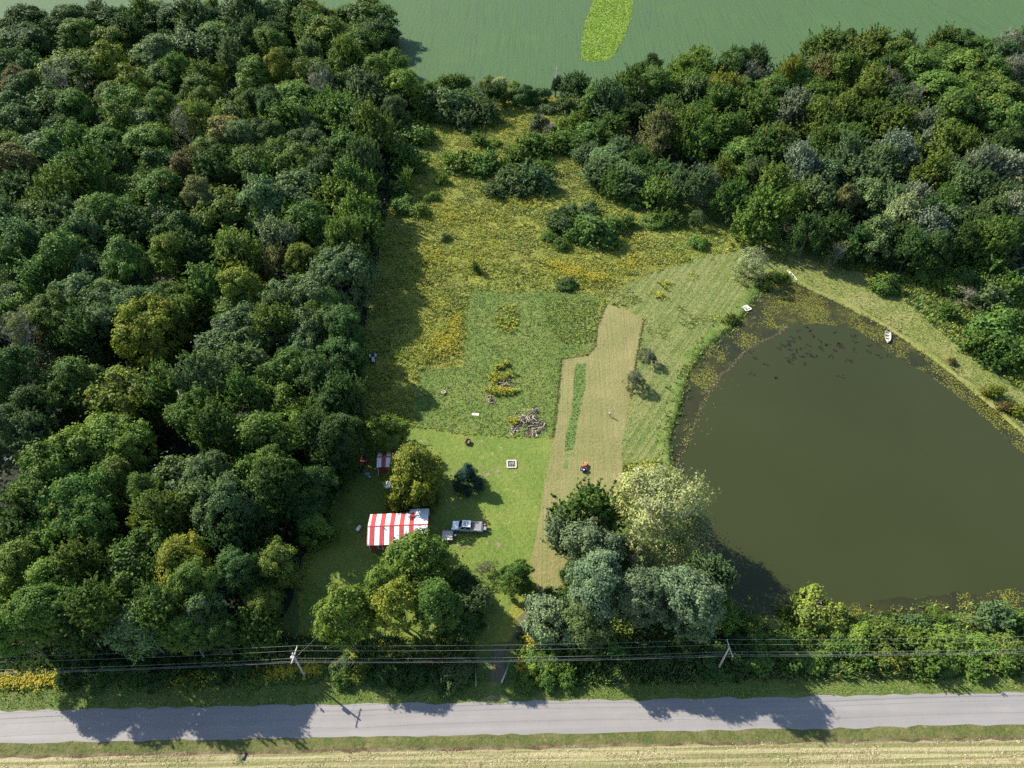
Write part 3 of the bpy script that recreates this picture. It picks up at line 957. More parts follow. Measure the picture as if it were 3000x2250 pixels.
LEFT_CROWD += crowd('D', '60 60 110 g,270 95 120 o,520 65 105 b,540 150 75 b,930 115 110 o,1290 190 175 b,1480 175 100 o,1500 75 90 b,1660 190 125 b,1640 290 115 b,1800 140 120 d,1760 65 110 g,420 225 115 d,400 465 140 g,870 545 120 g,1110 485 115 b,1320 405 115 b,1565 435 140 g,1720 455 120 d,1530 585 115 l,1320 565 95 g,1050 645 120 g,60 425 120 d,180 605 120 d,50 720 90 b,160 785 110 b,'
    '610 770 120 l,270 965 175 l,700 845 100 l,1180 745 110 g,1700 770 80 d,980 995 150 bs,1120 1005 120 b,1080 1125 130 b,1350 1045 130 g,1480 965 110 g,1200 1165 140 b,900 1185 110 o,790 1215 75 l,780 1085 80 g,630 1015 125 o,400 1115 175 g,200 1145 140 g,120 1305 120 d,300 1305 140 g,460 1255 130 g,1340 1155 120 d,1480 1065 100 d,'
    '300 1565 130 l,60 1605 120 l,430 1485 110 o,740 1425 165 g,680 1585 160 g,1050 1580 125 g,1240 1335 120 d,1480 1455 105 o,1380 1575 130 g,1270 1505 100 d,1640 1180 90 d,1760 930 90 d,1840 330 110 d,1850 570 105 d,1770 640 90 d,1790 880 100 d,1700 1010 95 d,1640 1090 90 d,1860 200 90 d')
LEFT_CROWD += crowd('G', '200 270 125 g,60 350 105 g,330 335 110 d,430 275 100 g,600 330 130 b,860 305 110 b,800 370 95 g,940 370 85 d,1105 330 110 g,1130 240 80 o,700 290 110 g')
RIGHT_CROWD = crowd('C', '1010 215 60 dl,1150 260 120 of,1000 405 90 lf,860 405 80 t,100 375 110 l,420 425 75 k,60 470 80 l,250 525 100 yf,90 535 90 b,380 520 80 g,560 505 110 gl,650 440 65 y,720 490 80 gl,690 395 80 g,1330 295 100 ol,1230 395 90 g,1600 235 95 of,1700 230 90 dl,1600 310 110 gl,1800 265 95 gl,2000 230 90 k,1950 310 85 b,1720 375 110 gl,1900 405 105 gl,2035 380 80 k,1560 480 120 gl,1780 485 115 gl,1950 525 105 gl,1700 625 145 gl,1250 505 90 k,1160 505 100 of,1330 600 90 b,820 545 85 gl,1080 565 95 of,440 655 125 g,230 605 100 g,110 705 110 g,290 765 100 g,60 765 85 l,580 805 115 of,490 865 110 g,370 905 95 gl,640 885 80 b,870 685 100 of,980 665 80 of,1170 695 100 of,1310 725 110 o,1480 725 70 w,1000 805 110 gf,880 855 100 g,730 985 95 w,1230 955 90 b,1520 835 70 w,1700 885 80 o,1000 925 90 b,1110 1035 130 b,880 1045 120 b,1540 1035 110 o,1650 1005 90 b,1810 985 85 w,1680 1105 90 b,1800 1125 110 b,1430 1185 105 w,1150 1155 100 b,820 1175 120 b,1000 1185 65 t,560 1100 105 o,440 1040 75 b,150 1085 90 k,330 1065 80 l,310 1185 90 g,680 1210 75 g,1280 1200 80 b,1200 1395 110 b,1520 1375 100 w,1600 1225 100 g,1650 1295 120 b,1950 1185 100 b,1900 1255 100 b,2030 1265 80 w,1850 1445 135 g,1700 1445 90 d,1300 1445 90 d,1060 1440 90 d,900 1385 90 d,1800 1355 110 d,2000 1385 100 d,1930 905 95 d,1980 850 100 d,1480 1300 90 d,760 1400 80 d,1400 1480 80 d,1560 1500 90 d')
RIGHT_CROWD += crowd('B', '1550 470 80 g,1680 385 80 dl,1740 475 90 gl,1850 405 70 l,1950 405 100 lf,1870 490 100 lf,1560 680 80 d,1420 755 85 g,1380 1020 100 b,1520 1060 110 b,1460 1100 80 g,1480 905 90 b,1400 950 110 b,1300 920 90 b,1760 805 75 t,1700 865 70 t,1880 765 90 l,1960 805 100 g,1610 960 85 g,1740 1050 110 g,1860 1100 80 b,1730 1150 100 g,1980 1110 80 b,1420 570 90 b,1340 550 70 g,1400 650 95 b')

LEFT_STYLES = ('lobed', 'lobed', 'fine', 'fine', 'spread', 'feather', 'feather')
RIGHT_STYLES = ('feather', 'feather', 'feather', 'feather', 'lobed')
ABBR = {'f': 'feather', 'l': 'lobed', 's': 'spread'}
for side, rows, sty, hgt in (('left', LEFT_CROWD, LEFT_STYLES, 16.5), ('right', RIGHT_CROWD, RIGHT_STYLES, 13.5)):
    for X, Y, RR, tone, st in rows:
        low_edge = side == 'right' and 1690 < X < 1960 and Y > 290
        style = ABBR.get(st) or ('thin' if tone == 'k' and random.random() < 0.3 else 'sparse' if tone == 'k' else random.choice(sty))
        if side == 'left' and Y > 850 and style == 'lobed': style = 'fine'
        tree(KIND[side], X, Y, RR, tone, style, h=(8.0 if low_edge else 11.0 if side == 'left' and ((X > 640 and Y > 1690) or (X > 840 and Y > 1290)) else 18.5 if side == 'left' and X < 330 and Y > 1650 else hgt) * random.uniform(0.8, 1.15), group='trees of the %s wood' % side,
             trunk='pale' if tone == 'k' else 'dark', grow=1.28 if Y < 1700 else 1.05)

# a few more trees fill the woods where only shade shows, and carry them on past the frame
for side, poly, hgt, sty in (('left', LEFT_WOOD, 14.0, LEFT_STYLES), ('right', RIGHT_WOOD, 12.0, RIGHT_STYLES)):
    cand = scatter(poly, 0.05)
    have = np.array([(t_['x'], t_['y'], t_['r']) for t_ in ALL])
    for x, y in cand:
        p = Vector((x, y, hgt * 0.7))
        f = depth(p)
        sx = x / f * FPX
        if abs(sx) > 1640 or y > 345: continue
        if np.min(np.hypot(have[:, 0] - x, have[:, 1] - y) / (1.04 * (have[:, 2] + 4.6))) < 1: continue
        r = random.uniform(4.4, 6.6)
        tree(KIND[side], 0, 0, r, random.choice('ddgggb'), random.choice(sty), h=hgt * random.uniform(0.85, 1.05), xy=(x, y), group='trees of the %s wood' % side)
        have = np.vstack([have, (x, y, r)])


def sides(side):
    return {'n': 'field', 's': 'road' if side == 'left' else 'pond', 'e': 'meadow' if side == 'left' else 'outer', 'w': 'outer' if side == 'left' else 'meadow'}


ORD = ['next to', 'second from', 'third from', 'fourth from', 'fifth from', 'sixth from', 'seventh from', 'eighth from', 'ninth from', 'tenth from', 'eleventh from', 'twelfth from', 'thirteenth from', 'fourteenth from', 'fifteenth from', 'sixteenth from', 'seventeenth from', 'eighteenth from', 'nineteenth from', 'twentieth from']
for side in ('left', 'right'):
    box = {}
    for t_ in ALL:
        if not t_['auto'] or t_['o']['group'] != 'trees of the %s wood' % side: continue
        m_ = min(MARKS[side], key=lambda q: math.hypot(q['x'] - t_['x'], q['y'] - t_['y']))
        dx, dy = t_['x'] - m_['x'], t_['y'] - m_['y']
        sec = ('e' if dx > 0 else 'w') if abs(dx) > abs(dy) else ('n' if dy > 0 else 's')
        box.setdefault((m_['ref'], sec), []).append((math.hypot(dx, dy), t_))
    for (ref, sec), lst in box.items():
        lst.sort(key=lambda q: q[0])
        for i, (_, t_) in enumerate(lst):
            t_['o']['label'] = '%s tree, %s %s on its %s side' % (SAYS[t_['tone']].replace('blue-grey green', 'blue-grey').replace('yellowish green', 'yellowish'), ORD[min(i, 19)], ref, sides(side)[sec])

# ---- yard, pond-side and roadside trees
YARD = [
    ('maple_tree', 'Y', 290, 530, 240, 'l', 'dome', 15.5, 'round olive-green maple by the road, beside the wood edge', 0.02),
    ('maple_tree', 'Y', 620, 350, 150, 'l', 'dome', 15.0, 'light green half of the yellowing maple pair behind the roadside power line', 0.06),
    ('maple_tree', 'Y', 730, 470, 200, 'y', 'dome', 15.5, 'maple turning yellow in the middle of the roadside row', 0.22),
    ('maple_tree', 'Y', 1050, 470, 190, 'g', 'dome', 15.5, 'green round maple next to the dark pine beside the drive', 0.0),
    ('maple_tree', 'Y', 890, 95, 285, 'l', 'dome', 13.0, 'large green maple overhanging the front corner of the striped barn', 0.0),
    ('yard_tree', 'Y', 1345, 450, 150, 'b', 'feather', 7.5, 'grey-green tree with dark shaded base between maples and drive', 0.0),
    ('yard_tree', 'Y', 1250, 270, 115, 'd', 'fine', 6.0, 'dark shaded tree on the barn side of the roadside maples', 0.0),
    ('pine_tree', 'Y', 1300, 610, 115, 'd', 'pine', 7.5, 'dark blue-black conifer in the shade beside the drive', 0.0),
    ('yard_tree', 'Y', 1690, 230, 135, 'g', 'fine', 8.0, 'single narrow green tree on the lawn between drive and pond trees', 0.0),
    ('yard_tree', 'E', 345, 930, 135, 'l', 'fine', 11.5, 'bright green round tree in front of the small striped shed', 0.02),
    ('yard_tree', 'E', 540, 1190, 185, 'Y', 'fine', 12.0, 'large yellow-green tree between the small shed and the barn', 0.12),
    ('yard_tree', 'E', 610, 1330, 100, 'y', 'fine', 6.0, 'yellow-green tree close behind the barn, nearest its white roof panels', 0.08),
    ('yard_tree', 'E', 435, 1365, 80, 'y', 'lobed', 4.8, 'small yellow-green tree behind the red striped roof panels, beside the half-hidden car', 0.1),
    ('yard_tree', 'D', 1700, 1270, 100, 'l', 'lobed', 7.0, 'small bright green tree standing alone between the wood and the barn', 0.02),
    ('spruce_tree', 'E', 870, 1220, 85, 'b', 'pine', 6.0, 'dark blue-green spruce on the lawn behind the pickup truck', 0.0),
]
for name, reg, x, y, r_, tone, style, h, label, a in YARD:
    X, Y, RR = px_of(reg, x, y, r_)
    tree(name, X, Y, RR, tone, style, h=h, label=label, group='yard trees round the barn', grow=1.14 if style == 'dome' else 1.1, zc=0.62, aut=a)
sp = ALL[-1]['o']
for t_ in ALL:
    if 'maple turning yellow' in t_['o'].get('label', ''):
        for ch in t_['o'].children:
            if ch.name.startswith('crown'): ch.color = (0.165, 0.20, 0.032, 0.94)
for ch in sp.children:
    if ch.name.startswith('crown'): ch.color = (0.026, 0.062, 0.048, 1)
POND_TREES = [
    ('K', 600, 590, 215, 'g', 'feather', 16.0, 'dark green tree at the barn-side end of the pond clump', 'dark', 0.0),
    ('K', 430, 760, 140, 's', 'feather', 12.0, 'silvery-edged tree on the cut-hay side of the pond clump', 'dark', 0.0),
    ('K', 640, 850, 180, 's', 'spread', 17.0, 'soft sage-green flat crown below the dark green tree of the pond clump', 'dark', 0.0),
    ('K', 1230, 540, 350, 'p', 'cotton', 20.0, 'tall pale yellow cottonwood with white limbs beside the pond', 'pale', 0.1),
    ('K', 1010, 1010, 130, 'p', 'sparse', 11.0, 'thin straggling yellowish tree below the tall cottonwood', 'pale', 0.15),
    ('K', 690, 1190, 205, 's', 'fine', 20.0, 'large sage-green tree in the middle of the pond clump', 'dark', 0.0),
    ('K', 1060, 1300, 175, 's', 'fine', 19.0, 'sage-green tree directly in front of the straggling yellowish tree', 'dark', 0.0),
    ('K', 1420, 1300, 225, 's', 'fine', 20.0, 'broad sage-green tree whose shadow lies on the pond', 'dark', 0.0),
    ('K', 1620, 1140, 130, 'b', 'feather', 16.0, 'grey-green tree of the clump nearest the open pond water', 'dark', 0.0),
    ('K', 290, 1450, 155, 's', 'lobed', 10.0, 'low sage-green tree at the drive end of the pond clump', 'dark', 0.0),
    ('K', 620, 1450, 175, 'b', 'fine', 15.0, 'grey-green tree on the road side of the large sage-green tree', 'dark', 0.0),
    ('K', 1680, 1430, 125, 'g', 'feather', 9.0, 'mid green tree at the water-side road corner of the pond clump', 'dark', 0.05),
    ('K', 510, 1090, 90, 'd', 'lobed', 8.0, 'small dark tree on the hay side, below the flat sage-green crown', 'dark', 0.0),
    ('K', 860, 960, 110, 'd', 'lobed', 10.0, 'dark tree in shade between cottonwood and sage-green crowns', 'dark', 0.0),
]
CROWN['cotton'] = [crown_mesh('crown', 151, 'sparse', 19000, 0.022, 200)]
for reg, x, y, r_, tone, style, h, label, tk, a in POND_TREES:
    X, Y, RR = px_of(reg, x, y, r_)
    tree('pond_tree' if tone != 'p' else 'cottonwood_tree', X, Y, RR, tone, style, h=h, label=label, group='clump of trees between drive and pond', grow=1.32, trunk=tk, aut=a, zc=0.66)
for reg, x, y, r_, tone, style, h, label, tk in (
        ('F', 565, 115, 98, 'p', 'sparse', 10.0, 'slender pale willow leaning over the narrow end of the pond', 'pale'),
        ('E', 1965, 495, 62, 'k', 'sparse', 4.2, 'twiggy small tree on the bank, the one nearer the meadow', 'twig'),
        ('E', 1895, 640, 70, 'k', 'sparse', 5.0, 'twiggy small tree with forked trunk beside the cut hay', 'twig'),
        ('B', 1960, 1320, 60, 'b', 'sparse', 5.5, 'small grey-green tree alone in front of the right wood', 'dark'),
        ('B', 195, 1085, 55, 'l', 'feather', 6.5, 'slim bright yellow-green sapling tree beside the dark path', 'dark')):
    X, Y, RR = px_of(reg, x, y, r_)
    tree('small_tree', X, Y, RR, tone, style, h=h, label=label, group='small trees in the open', trunk=tk, grow=1.05, zc=0.62)
X, Y, RR = px_of('H', 1310, 250, 82)
tree('willow_shrub', X, Y, RR, 'l', 'shrub', hr=1.5, label='rounded yellow-green willow bush at the road end of the pond', cat='shrub', group='willow bushes at the pond dam', aut=0.0, zc=0.55)
X, Y, RR = px_of('H', 1385, 295, 62)
tree('willow_shrub', X, Y, RR, 'l', 'shrub', hr=1.4, label='smaller yellow-green willow bush tucked against the larger one', cat='shrub', group='willow bushes at the pond dam', aut=0.0, zc=0.55)

for t_ in ALL[-2:]:
    for ch in t_['o'].children:
        if ch.name.startswith('crown'): ch.color = (0.17, 0.215, 0.045, 1)

# ---- the tree line along the soybean field, the thickets of the meadow, the hedge by the road
SHRUBS = [
    ('tree line along the soybean field', 'B', 1.5, 'lobed feather', 'shrub standing in the tree line against the soybean field',
     '330 525 42 g,440 512 70 g,510 502 60 g,580 492 45 k,690 500 55 o,760 515 62 p,835 535 60 o,720 575 78 d,900 575 68 d,1000 575 58 d,1220 535 95 d,1200 480 40 o,250 540 40 g,1300 560 60 d', 'the tree line'),
    ('willow thicket at the far end of the meadow', 'B', 1.05, 'spray', 'bush of the dense grey-green thicket at the far end of the meadow',
     '230 640 70 g,350 625 90 b,480 640 115 b,620 655 100 b,685 705 70 b,530 725 80 b,430 695 80 b,300 690 70 g,580 600 70 g', 'the far thicket'),
    ('bushes along the dark path', 'B', 1.2, 'spray shrub', 'bush beside the shaded path along the left wood',
     '235 785 95 g,190 955 90 g,140 1005 70 g,170 1225 70 g,255 1265 60 l,290 820 60 o,340 1180 40 g,410 1085 40 l,140 1150 60 g,230 1000 70 g', 'the path bushes'),
    ('thicket in the middle of the meadow', 'B', 0.9, 'spray spray shrub', 'bush of the loose thicket in the middle of the meadow',
     '560 965 105 l,690 975 100 g,480 975 80 l,900 875 80 l,980 885 90 g,1060 865 80 l,1160 865 80 g,1240 885 70 g,870 955 80 g,950 1080 115 b,800 1095 90 b,1040 1125 70 b,720 1155 70 b,630 850 60 l,700 860 50 l,800 1020 60 l,1000 1010 70 g,620 1020 70 g,880 1160 60 b', 'the middle thicket'),
    ('bush island in the goldenrod', 'B', 1.2, 'shrub', 'bush of the dark island in the goldenrod',
     '1130 1325 95 d,1320 1360 130 g,1240 1400 80 g,1440 1345 75 g,1300 1260 60 b,1180 1270 55 b,1360 1420 70 g,1130 1470 50 g,1060 1430 45 g', 'the bush island'),
    ('bushes along the right wood', 'B', 1.0, 'spray shrub', 'bush at the meadow edge of the right wood',
     '1240 645 65 b,1140 645 62 b,1050 645 50 b,1200 745 80 l,1300 790 90 g,1620 725 60 l,1610 1195 75 g,1690 1335 60 g,1780 1325 70 g,1970 1455 55 g,1560 1180 60 g,1160 790 60 l,1250 830 60 g,1840 1340 50 g,1540 1350 50 g,1280 690 70 g', 'the right wood bushes'),
    ('bushes between pond and right wood', 'F', 1.25, 'shrub spray', 'bush between the pond bank and the right wood',
     '1290 230 72 g,1500 150 80 g,1600 140 90 g,1700 165 90 g,1820 145 90 g,1640 220 80 l,1760 225 80 g,1880 215 68 p,1850 300 95 b,1960 260 90 g,1620 385 52 g,1870 480 110 g,1950 420 90 g,1780 560 70 g,1900 605 95 g,2010 560 80 g,2010 690 60 g,1400 130 60 g,1330 100 60 d', 'the outer bushes'),
    ('low bushes at the water edge', 'F', 1.0, 'spray', 'low rounded bush right at the water edge',
     '1870 825 52 y,1925 905 40 r,2010 935 52 y,1640 660 25 r,690 200 45 o,610 235 40 o,445 430 40 o,735 200 22 l', 'the water-edge bushes'),
    ('hedge between road and pond', 'H', 1.1, 'shrub spray', 'bush of the hedge between road and pond',
     '1195 290 42 l,1520 385 62 l,1610 395 72 o,1700 405 62 l,1790 425 72 l,1740 325 42 b,1840 290 36 l,1900 400 70 l,1950 455 60 g,2080 310 80 b,2190 310 60 l,2040 425 62 l,2165 425 70 o,1650 480 70 o,1780 500 75 g,1430 440 60 g,1350 420 60 g,1260 400 60 g,1160 420 70 g,1060 400 65 g,980 430 65 d,880 440 70 d,760 440 70 d,640 450 70 d,1300 490 60 g,1200 500 60 g,1080 500 60 g,970 510 55 d,850 520 60 d,1500 470 60 g,1880 500 60 g,2000 510 60 g,2120 500 60 g,560 480 60 d,460 440 70 g,360 430 65 g,270 460 65 g,180 440 65 g,110 500 50 g,230 540 50 l,1400 360 50 l,1480 340 45 l', 'the roadside hedge'),  # 'd' bushes: shade at the hedge's lower left put into the leaf tone
    ('hedge between road and yard', 'Y', 1.3, 'shrub', 'bush of the roadside hedge in front of the maples',
     '270 960 90 b,400 985 100 o,280 1060 95 g,1210 1000 140 b,740 1050 110 d,880 1030 100 d,560 1060 80 d,1060 1080 90 d,640 960 90 d,1140 1130 80 d,1740 1080 90 g,1860 1000 100 l,2000 960 110 l,1800 880 80 g,1950 1080 90 g,2120 1080 90 g', 'the front hedge'),
    ('bushes under the left wood by the road', 'G', 1.3, 'shrub', 'bush at the road edge below the left wood',
     '280 560 60 d,420 570 55 d,690 565 60 d,960 560 50 d,1090 570 45 g,360 520 55 d,760 520 55 d,620 530 55 d,480 520 55 d,900 510 50 d,1040 515 50 d,560 590 40 g,820 585 40 g', 'the left roadside bushes'),
]
for group, reg, hr, styles, what, text, ref in SHRUBS:
    first = len(ALL)
    rows = crowd(reg, text)
    for X, Y, RR, tone, st in rows:
        style = random.choice(styles.split())
        if tone == 'k': style = 'thin'
        tree('bush', X, Y, RR, tone, style, hr=hr, cat='bush' , group=group, zc=0.55, grow={'G': 0.95, 'H': 1.05, 'Y': 1.0, 'F': 1.15}.get(reg, 1.15), trunk='dark')
    mine = ALL[first:]
    big = max(mine, key=lambda q: q['r'])
    big['o']['label'] = 'largest, %s %s' % (SAYS[big['tone']].replace('blue-grey green', 'blue-grey'), what)
    cnt = {}
    for q in sorted(mine, key=lambda q: q['x']):
        cnt.setdefault(q['tone'], []).append(q)
    for tone, lst in cnt.items():
        for i, q in enumerate(lst):
            if q is big: continue
            if len(lst) == 1: q['o']['label'] = 'only %s %s' % (SAYS[tone], what)
            else: q['o']['label'] = '%s %s, number %d of its colour counting from the wood side' % (SAYS[tone], what, i + 1)
            tl = q['o']['label'].split()
            if len(tl) > 16: q['o']['label'] = '%s bush, %s of its colour from the left in %s' % (SAYS[tone], ['first', 'second', 'third', 'fourth', 'fifth', 'sixth', 'seventh', 'eighth', 'ninth', 'tenth', 'eleventh', 'twelfth', 'thirteenth', 'fourteenth', 'fifteenth', 'sixteenth', 'seventeenth', 'eighteenth', 'nineteenth', 'twentieth'][min(i, 19)], ref)
SPOT = [
    ('B', 1000, 735, 50, 'k', 'shrub', 'larger of two round grey bushes at the far end of the goldenrod', 1.6),
    ('B', 1060, 785, 38, 'k', 'shrub', 'smaller of two round grey bushes at the far end of the goldenrod', 1.5),
    ('F', 1020, 85, 80, 'k', 'thin', 'twiggy half-bare bush on the grass at the narrow end of the pond', 1.4),
    ('F', 1715, 315, 90, 'k', 'thin', 'bare purple-grey bush behind the east bank of the pond', 1.0),
    ('B', 425, 1440, 28, 'b', 'shrub', 'small round blue-grey bush alone in the goldenrod', 1.3),
    ('B', 610, 1625, 28, 'g', 'spray', 'small green sapling bush in the goldenrod above the mown patch', 2.2),
    ('B', 700, 730 + 20, 25, 'g', 'spray', 'single little green bush on the yellow grass beside the far thicket', 1.6),
    ('Y', 1420, 210, 120, 'k', 'thin', 'bare twiggy bush between the barn lawn and the drive', 1.0),
    ('E', 1480, 60, 55, 'd', 'shrub', 'low dark bush in the brightest yellow patch of goldenrod', 0.9),
]
for reg, x, y, r_, tone, style, label, hr in SPOT:
    X, Y, RR = px_of(reg, x, y, r_)
    tree('bush', X, Y, RR, tone, style, hr=hr, label=label, cat='bush', group='single bushes in the open', zc=0.5, trunk='twig')
# snag hung with ivy against the field
X, Y, RR = px_of('B', 1095, 515, 26)
p = at(X, Y, 5)
sn = empty('ivy_snag', (p.x, p.y, 0))
o = link('ivy', random.choice(CROWN['shrub']), sn); o.location = (0, 0, 4.2); o.scale = (1.9, 1.9, 5.6); o.color = (0.020, 0.040, 0.016, 1)
mb = MB().tube([(0, 0, 0), (0.15, 0, 5), (0.1, 0.1, 11.5)], [0.4, 0.3, 0.12], 7)
for a in range(7):
    zz = 8.2 + 0.4 * a
    mb.tube([(0.1, 0.05, zz), (0.1 + 0.8 * math.cos(a * 2.3), 0.8 * math.sin(a * 2.3), zz + 1.2)], [0.06, 0.02], 4, False)
mb.build('trunk', GREYBARK, sn)
tag(sn, 'tall dead trunk wrapped in dark ivy at the soybean field edge', 'tree')
# pale broken stem in the left wood, and the bare limbs beside it
p = at(549, 1257, 8)
dt = empty('dead_trunk', (p.x, p.y, 0))
MB().tube([(0, 0, 0), (0.2, 0.2, 5), (0.5, 1.2, 10), (0.1, 2.6, 14.5), (-0.3, 3.2, 16)], [0.3, 0.26, 0.22, 0.16, 0.06], 7).build('trunk', plain('bleached_wood', (0.42, 0.37, 0.31), 0.85, vary=0.2), dt)
mb = MB()
for z, dx, dy in ((9, 1.6, 0.5), (12, -1.2, 0.8), (13.5, 1.0, 1.4)):
    mb.tube([(0.4, 1.2 + (z - 10) * 0.3, z), (0.4 + dx, 1.2 + (z - 10) * 0.3 + dy, z + 1.2)], [0.09, 0.03], 5)
mb.build('limb', GREYBARK, dt)
tag(dt, 'pale bare dead stem leaning in a dark gap of the left wood', 'dead tree')

# ---- stuff nobody could count
def plants(name, P, h, w_, cols, nb, label, lean=0.5, flowers=None, z0=0.03):
    """One mesh of many small plants: nb blades each, and flower heads (share, colours, size)."""
    n = len(P)
    if not n: return
    a = rng.uniform(0, 2 * math.pi, (n, nb))
    hh = (h * rng.uniform(0.6, 1.3, n))[:, None] * rng.uniform(0.6, 1.1, (n, nb))
    ww = (w_ * rng.uniform(0.7, 1.3, n))[:, None] * np.ones((1, nb))
    bx = P[:, 0:1] + rng.normal(0, 0.5, (n, nb)) * w_
    by = P[:, 1:2] + rng.normal(0, 0.5, (n, nb)) * w_
    ln = lean * hh * rng.uniform(0.4, 1.2, (n, nb))
    V = np.zeros((n, nb, 3, 3))
    V[..., 0, 0] = bx - np.sin(a) * ww * 0.5; V[..., 0, 1] = by + np.cos(a) * ww * 0.5
    V[..., 1, 0] = bx + np.sin(a) * ww * 0.5; V[..., 1, 1] = by - np.cos(a) * ww * 0.5
    V[..., 2, 0] = bx + np.cos(a) * ln; V[..., 2, 1] = by + np.sin(a) * ln
    V[..., 2, 2] = z0 + hh
    V[..., :2, 2] = z0
    base = np.array(cols)[rng.integers(0, len(cols), n)] * rng.uniform(0.75, 1.3, (n, 1))
    C = np.repeat(base[:, None, :], nb, 1)[:, :, None, :] * np.ones((1, 1, 3, 1)) * rng.uniform(0.85, 1.15, (n, nb, 1, 1))
    V = V.reshape(-1, 3); C = C.reshape(-1, 3)
    F = np.arange(len(V), dtype=np.int32).reshape(-1, 3)
    if flowers:
        share, fc, fs, k = flowers
        sel = rng.random(n) < (share if np.ndim(share) == 0 else share)
        Q = P[sel]
        m = len(Q)
        q = np.repeat(Q, k, 0) + rng.normal(0, 0.4, (m * k, 2)) * w_
        z = z0 + np.repeat((h if np.ndim(h) == 0 else h[sel]) * np.ones(m), k) * rng.uniform(0.75, 1.15, m * k)
        s_ = fs * rng.uniform(0.6, 1.4, m * k)
        th = rng.uniform(0, 2 * math.pi, m * k)
        W = np.zeros((m * k, 3, 3))
        for j in range(3):
            W[:, j, 0] = q[:, 0] + np.cos(th + j * 2.1) * s_
            W[:, j, 1] = q[:, 1] + np.sin(th + j * 2.1) * s_
            W[:, j, 2] = z + rng.normal(0, 0.5, m * k) * s_
        c2 = np.array(fc)[rng.integers(0, len(fc), m * k)] * rng.uniform(0.8, 1.25, (m * k, 1))
        F = np.vstack([F, len(V) + np.arange(m * k * 3, dtype=np.int32).reshape(-1, 3)])
        V = np.vstack([V, W.reshape(-1, 3)])
        C = np.vstack([C, np.repeat(c2, 3, 0)])
    me = np_mesh(name, V, F, BLADE, {'plant_colour': ('FLOAT_COLOR', 'POINT', C)})
    o = link(name, me)
    tag(o, label, kind='stuff')
    return o


GREEN = [(0.19, 0.25, 0.042), (0.22, 0.265, 0.044), (0.245, 0.265, 0.050), (0.16, 0.235, 0.046)]
GOLD = [(0.37, 0.31, 0.020), (0.33, 0.29, 0.024), (0.43, 0.35, 0.022), (0.37, 0.265, 0.014)]
WEED = [(0.06, 0.11, 0.024), (0.085, 0.14, 0.03), (0.11, 0.165, 0.034), (0.065, 0.12, 0.045)]
STRAW = [(0.34, 0.28, 0.15), (0.28, 0.24, 0.12), (0.20, 0.19, 0.07), (0.40, 0.34, 0.2)]
LUSH = [(0.085, 0.15, 0.024), (0.12, 0.19, 0.034), (0.15, 0.215, 0.044), (0.185, 0.22, 0.065)]

P = scatter(MEADOW, 7.0, (MOWN, LAWN, HAY, RAKED, LEFT_WOOD, POND))
E_ = scatter(RAKED, 3.0)
E_ = E_[fbm(E_, 0.12, 41.0) > 0.28]
P = np.vstack([P[P[:, 1] > 62], E_[E_[:, 1] > 128]])
den = fbm(P, 0.055, 2.0)
hot = np.zeros(len(P))
for x, y, s_, a in ((1250, 590, 9, 1.4), (1000, 470, 18, 0.35), (960, 720, 10, 0.7), (1100, 255, 20, 0.8), (1360, 575, 9, 0.6), (900, 560, 10, 0.4), (1150, 420, 20, 0.15), (1300, 690, 6, -1.5)):
    c = at(x * OV, y * OV)
    hot += a * np.exp(-((P[:, 0] - c.x) ** 2 + (P[:, 1] - c.y) ** 2) / (2 * s_ * s_))
low = P[:, 1] > 0
yel = np.clip(0.26 + den * 0.9 + hot, 0.04, 0.95)
hh = np.clip(0.42 + 0.5 * fbm(P, 0.18, 21.0) + 0.3 * fbm(P, 0.7, 25.0), 0.12, 0.9)
pick = fbm(P, 0.07, 31.0) + rng.normal(0, 0.18, len(P))
near = pick > 0.05
plants('goldenrod', P[near], hh[near], 0.30, GREEN, 4, 'waist-high goldenrod and grass covering the meadow', 1.0, (yel[near], GOLD, 0.065, 3))
plants('meadow_grass', P[~near], hh[~near] * 0.8, 0.30, [(0.125, 0.185, 0.035), (0.165, 0.205, 0.04), (0.21, 0.215, 0.055)], 4, 'long green grass between the goldenrod of the meadow', 1.0, (yel[~near] * 0.75, GOLD, 0.07, 2))
for x, y, sx, sy, n in ((1235, 588, 4.5, 2.6, 420), (1285, 600, 3.5, 2.0, 220), (1205, 572, 3.0, 1.4, 120), (1362, 572, 2.4, 3.0, 150), (960, 745, 3.0, 3.6, 260), (985, 700, 1.6, 4.0, 150),
                        (1000, 470, 9.0, 5.0, 330), (930, 560, 4.0, 5.0, 180), (1130, 440, 8.0, 3.5, 220), (1435, 615, 1.6, 1.3, 50), (1425, 640, 1.3, 1.0, 40), (1110, 270, 9.0, 7.0, 240), (1360, 520, 6.0, 3.0, 140), (40, 1472, 6.0, 1.4, 300), (120, 1466, 5.0, 1.2, 120), (620, 1450, 2.2, 0.9, 110), (672, 1448, 1.6, 0.9, 130), (560, 1462, 3.5, 1.0, 90), (400, 1468, 4.0, 1.2, 90), (1145, 1385, 1.0, 2.5, 80), (1130, 1450, 1.0, 1.8, 60)):
    c = at(x * OV, y * OV)
    Pc = np.column_stack([rng.normal(c.x, sx * 0.6, n), rng.normal(c.y, sy * 0.6, n)])
    plants('goldenrod', Pc, 0.75, 0.36, GREEN, 3, 'dense patch of yellow goldenrod in the meadow' if y < 1200 else 'patch of yellow goldenrod among the roadside weeds', 0.8, (0.85, GOLD, 0.10, 5))
Q = ov([(1072, 662), (1120, 660), (1122, 700), (1108, 722), (1078, 722), (1070, 690)])
P = scatter(Q, 3.5)
plants('goldenrod', P, 0.6, 0.3, GREEN, 4, 'goldenrod left standing in the mown meadow', 0.6, (0.5, GOLD, 0.14, 2))
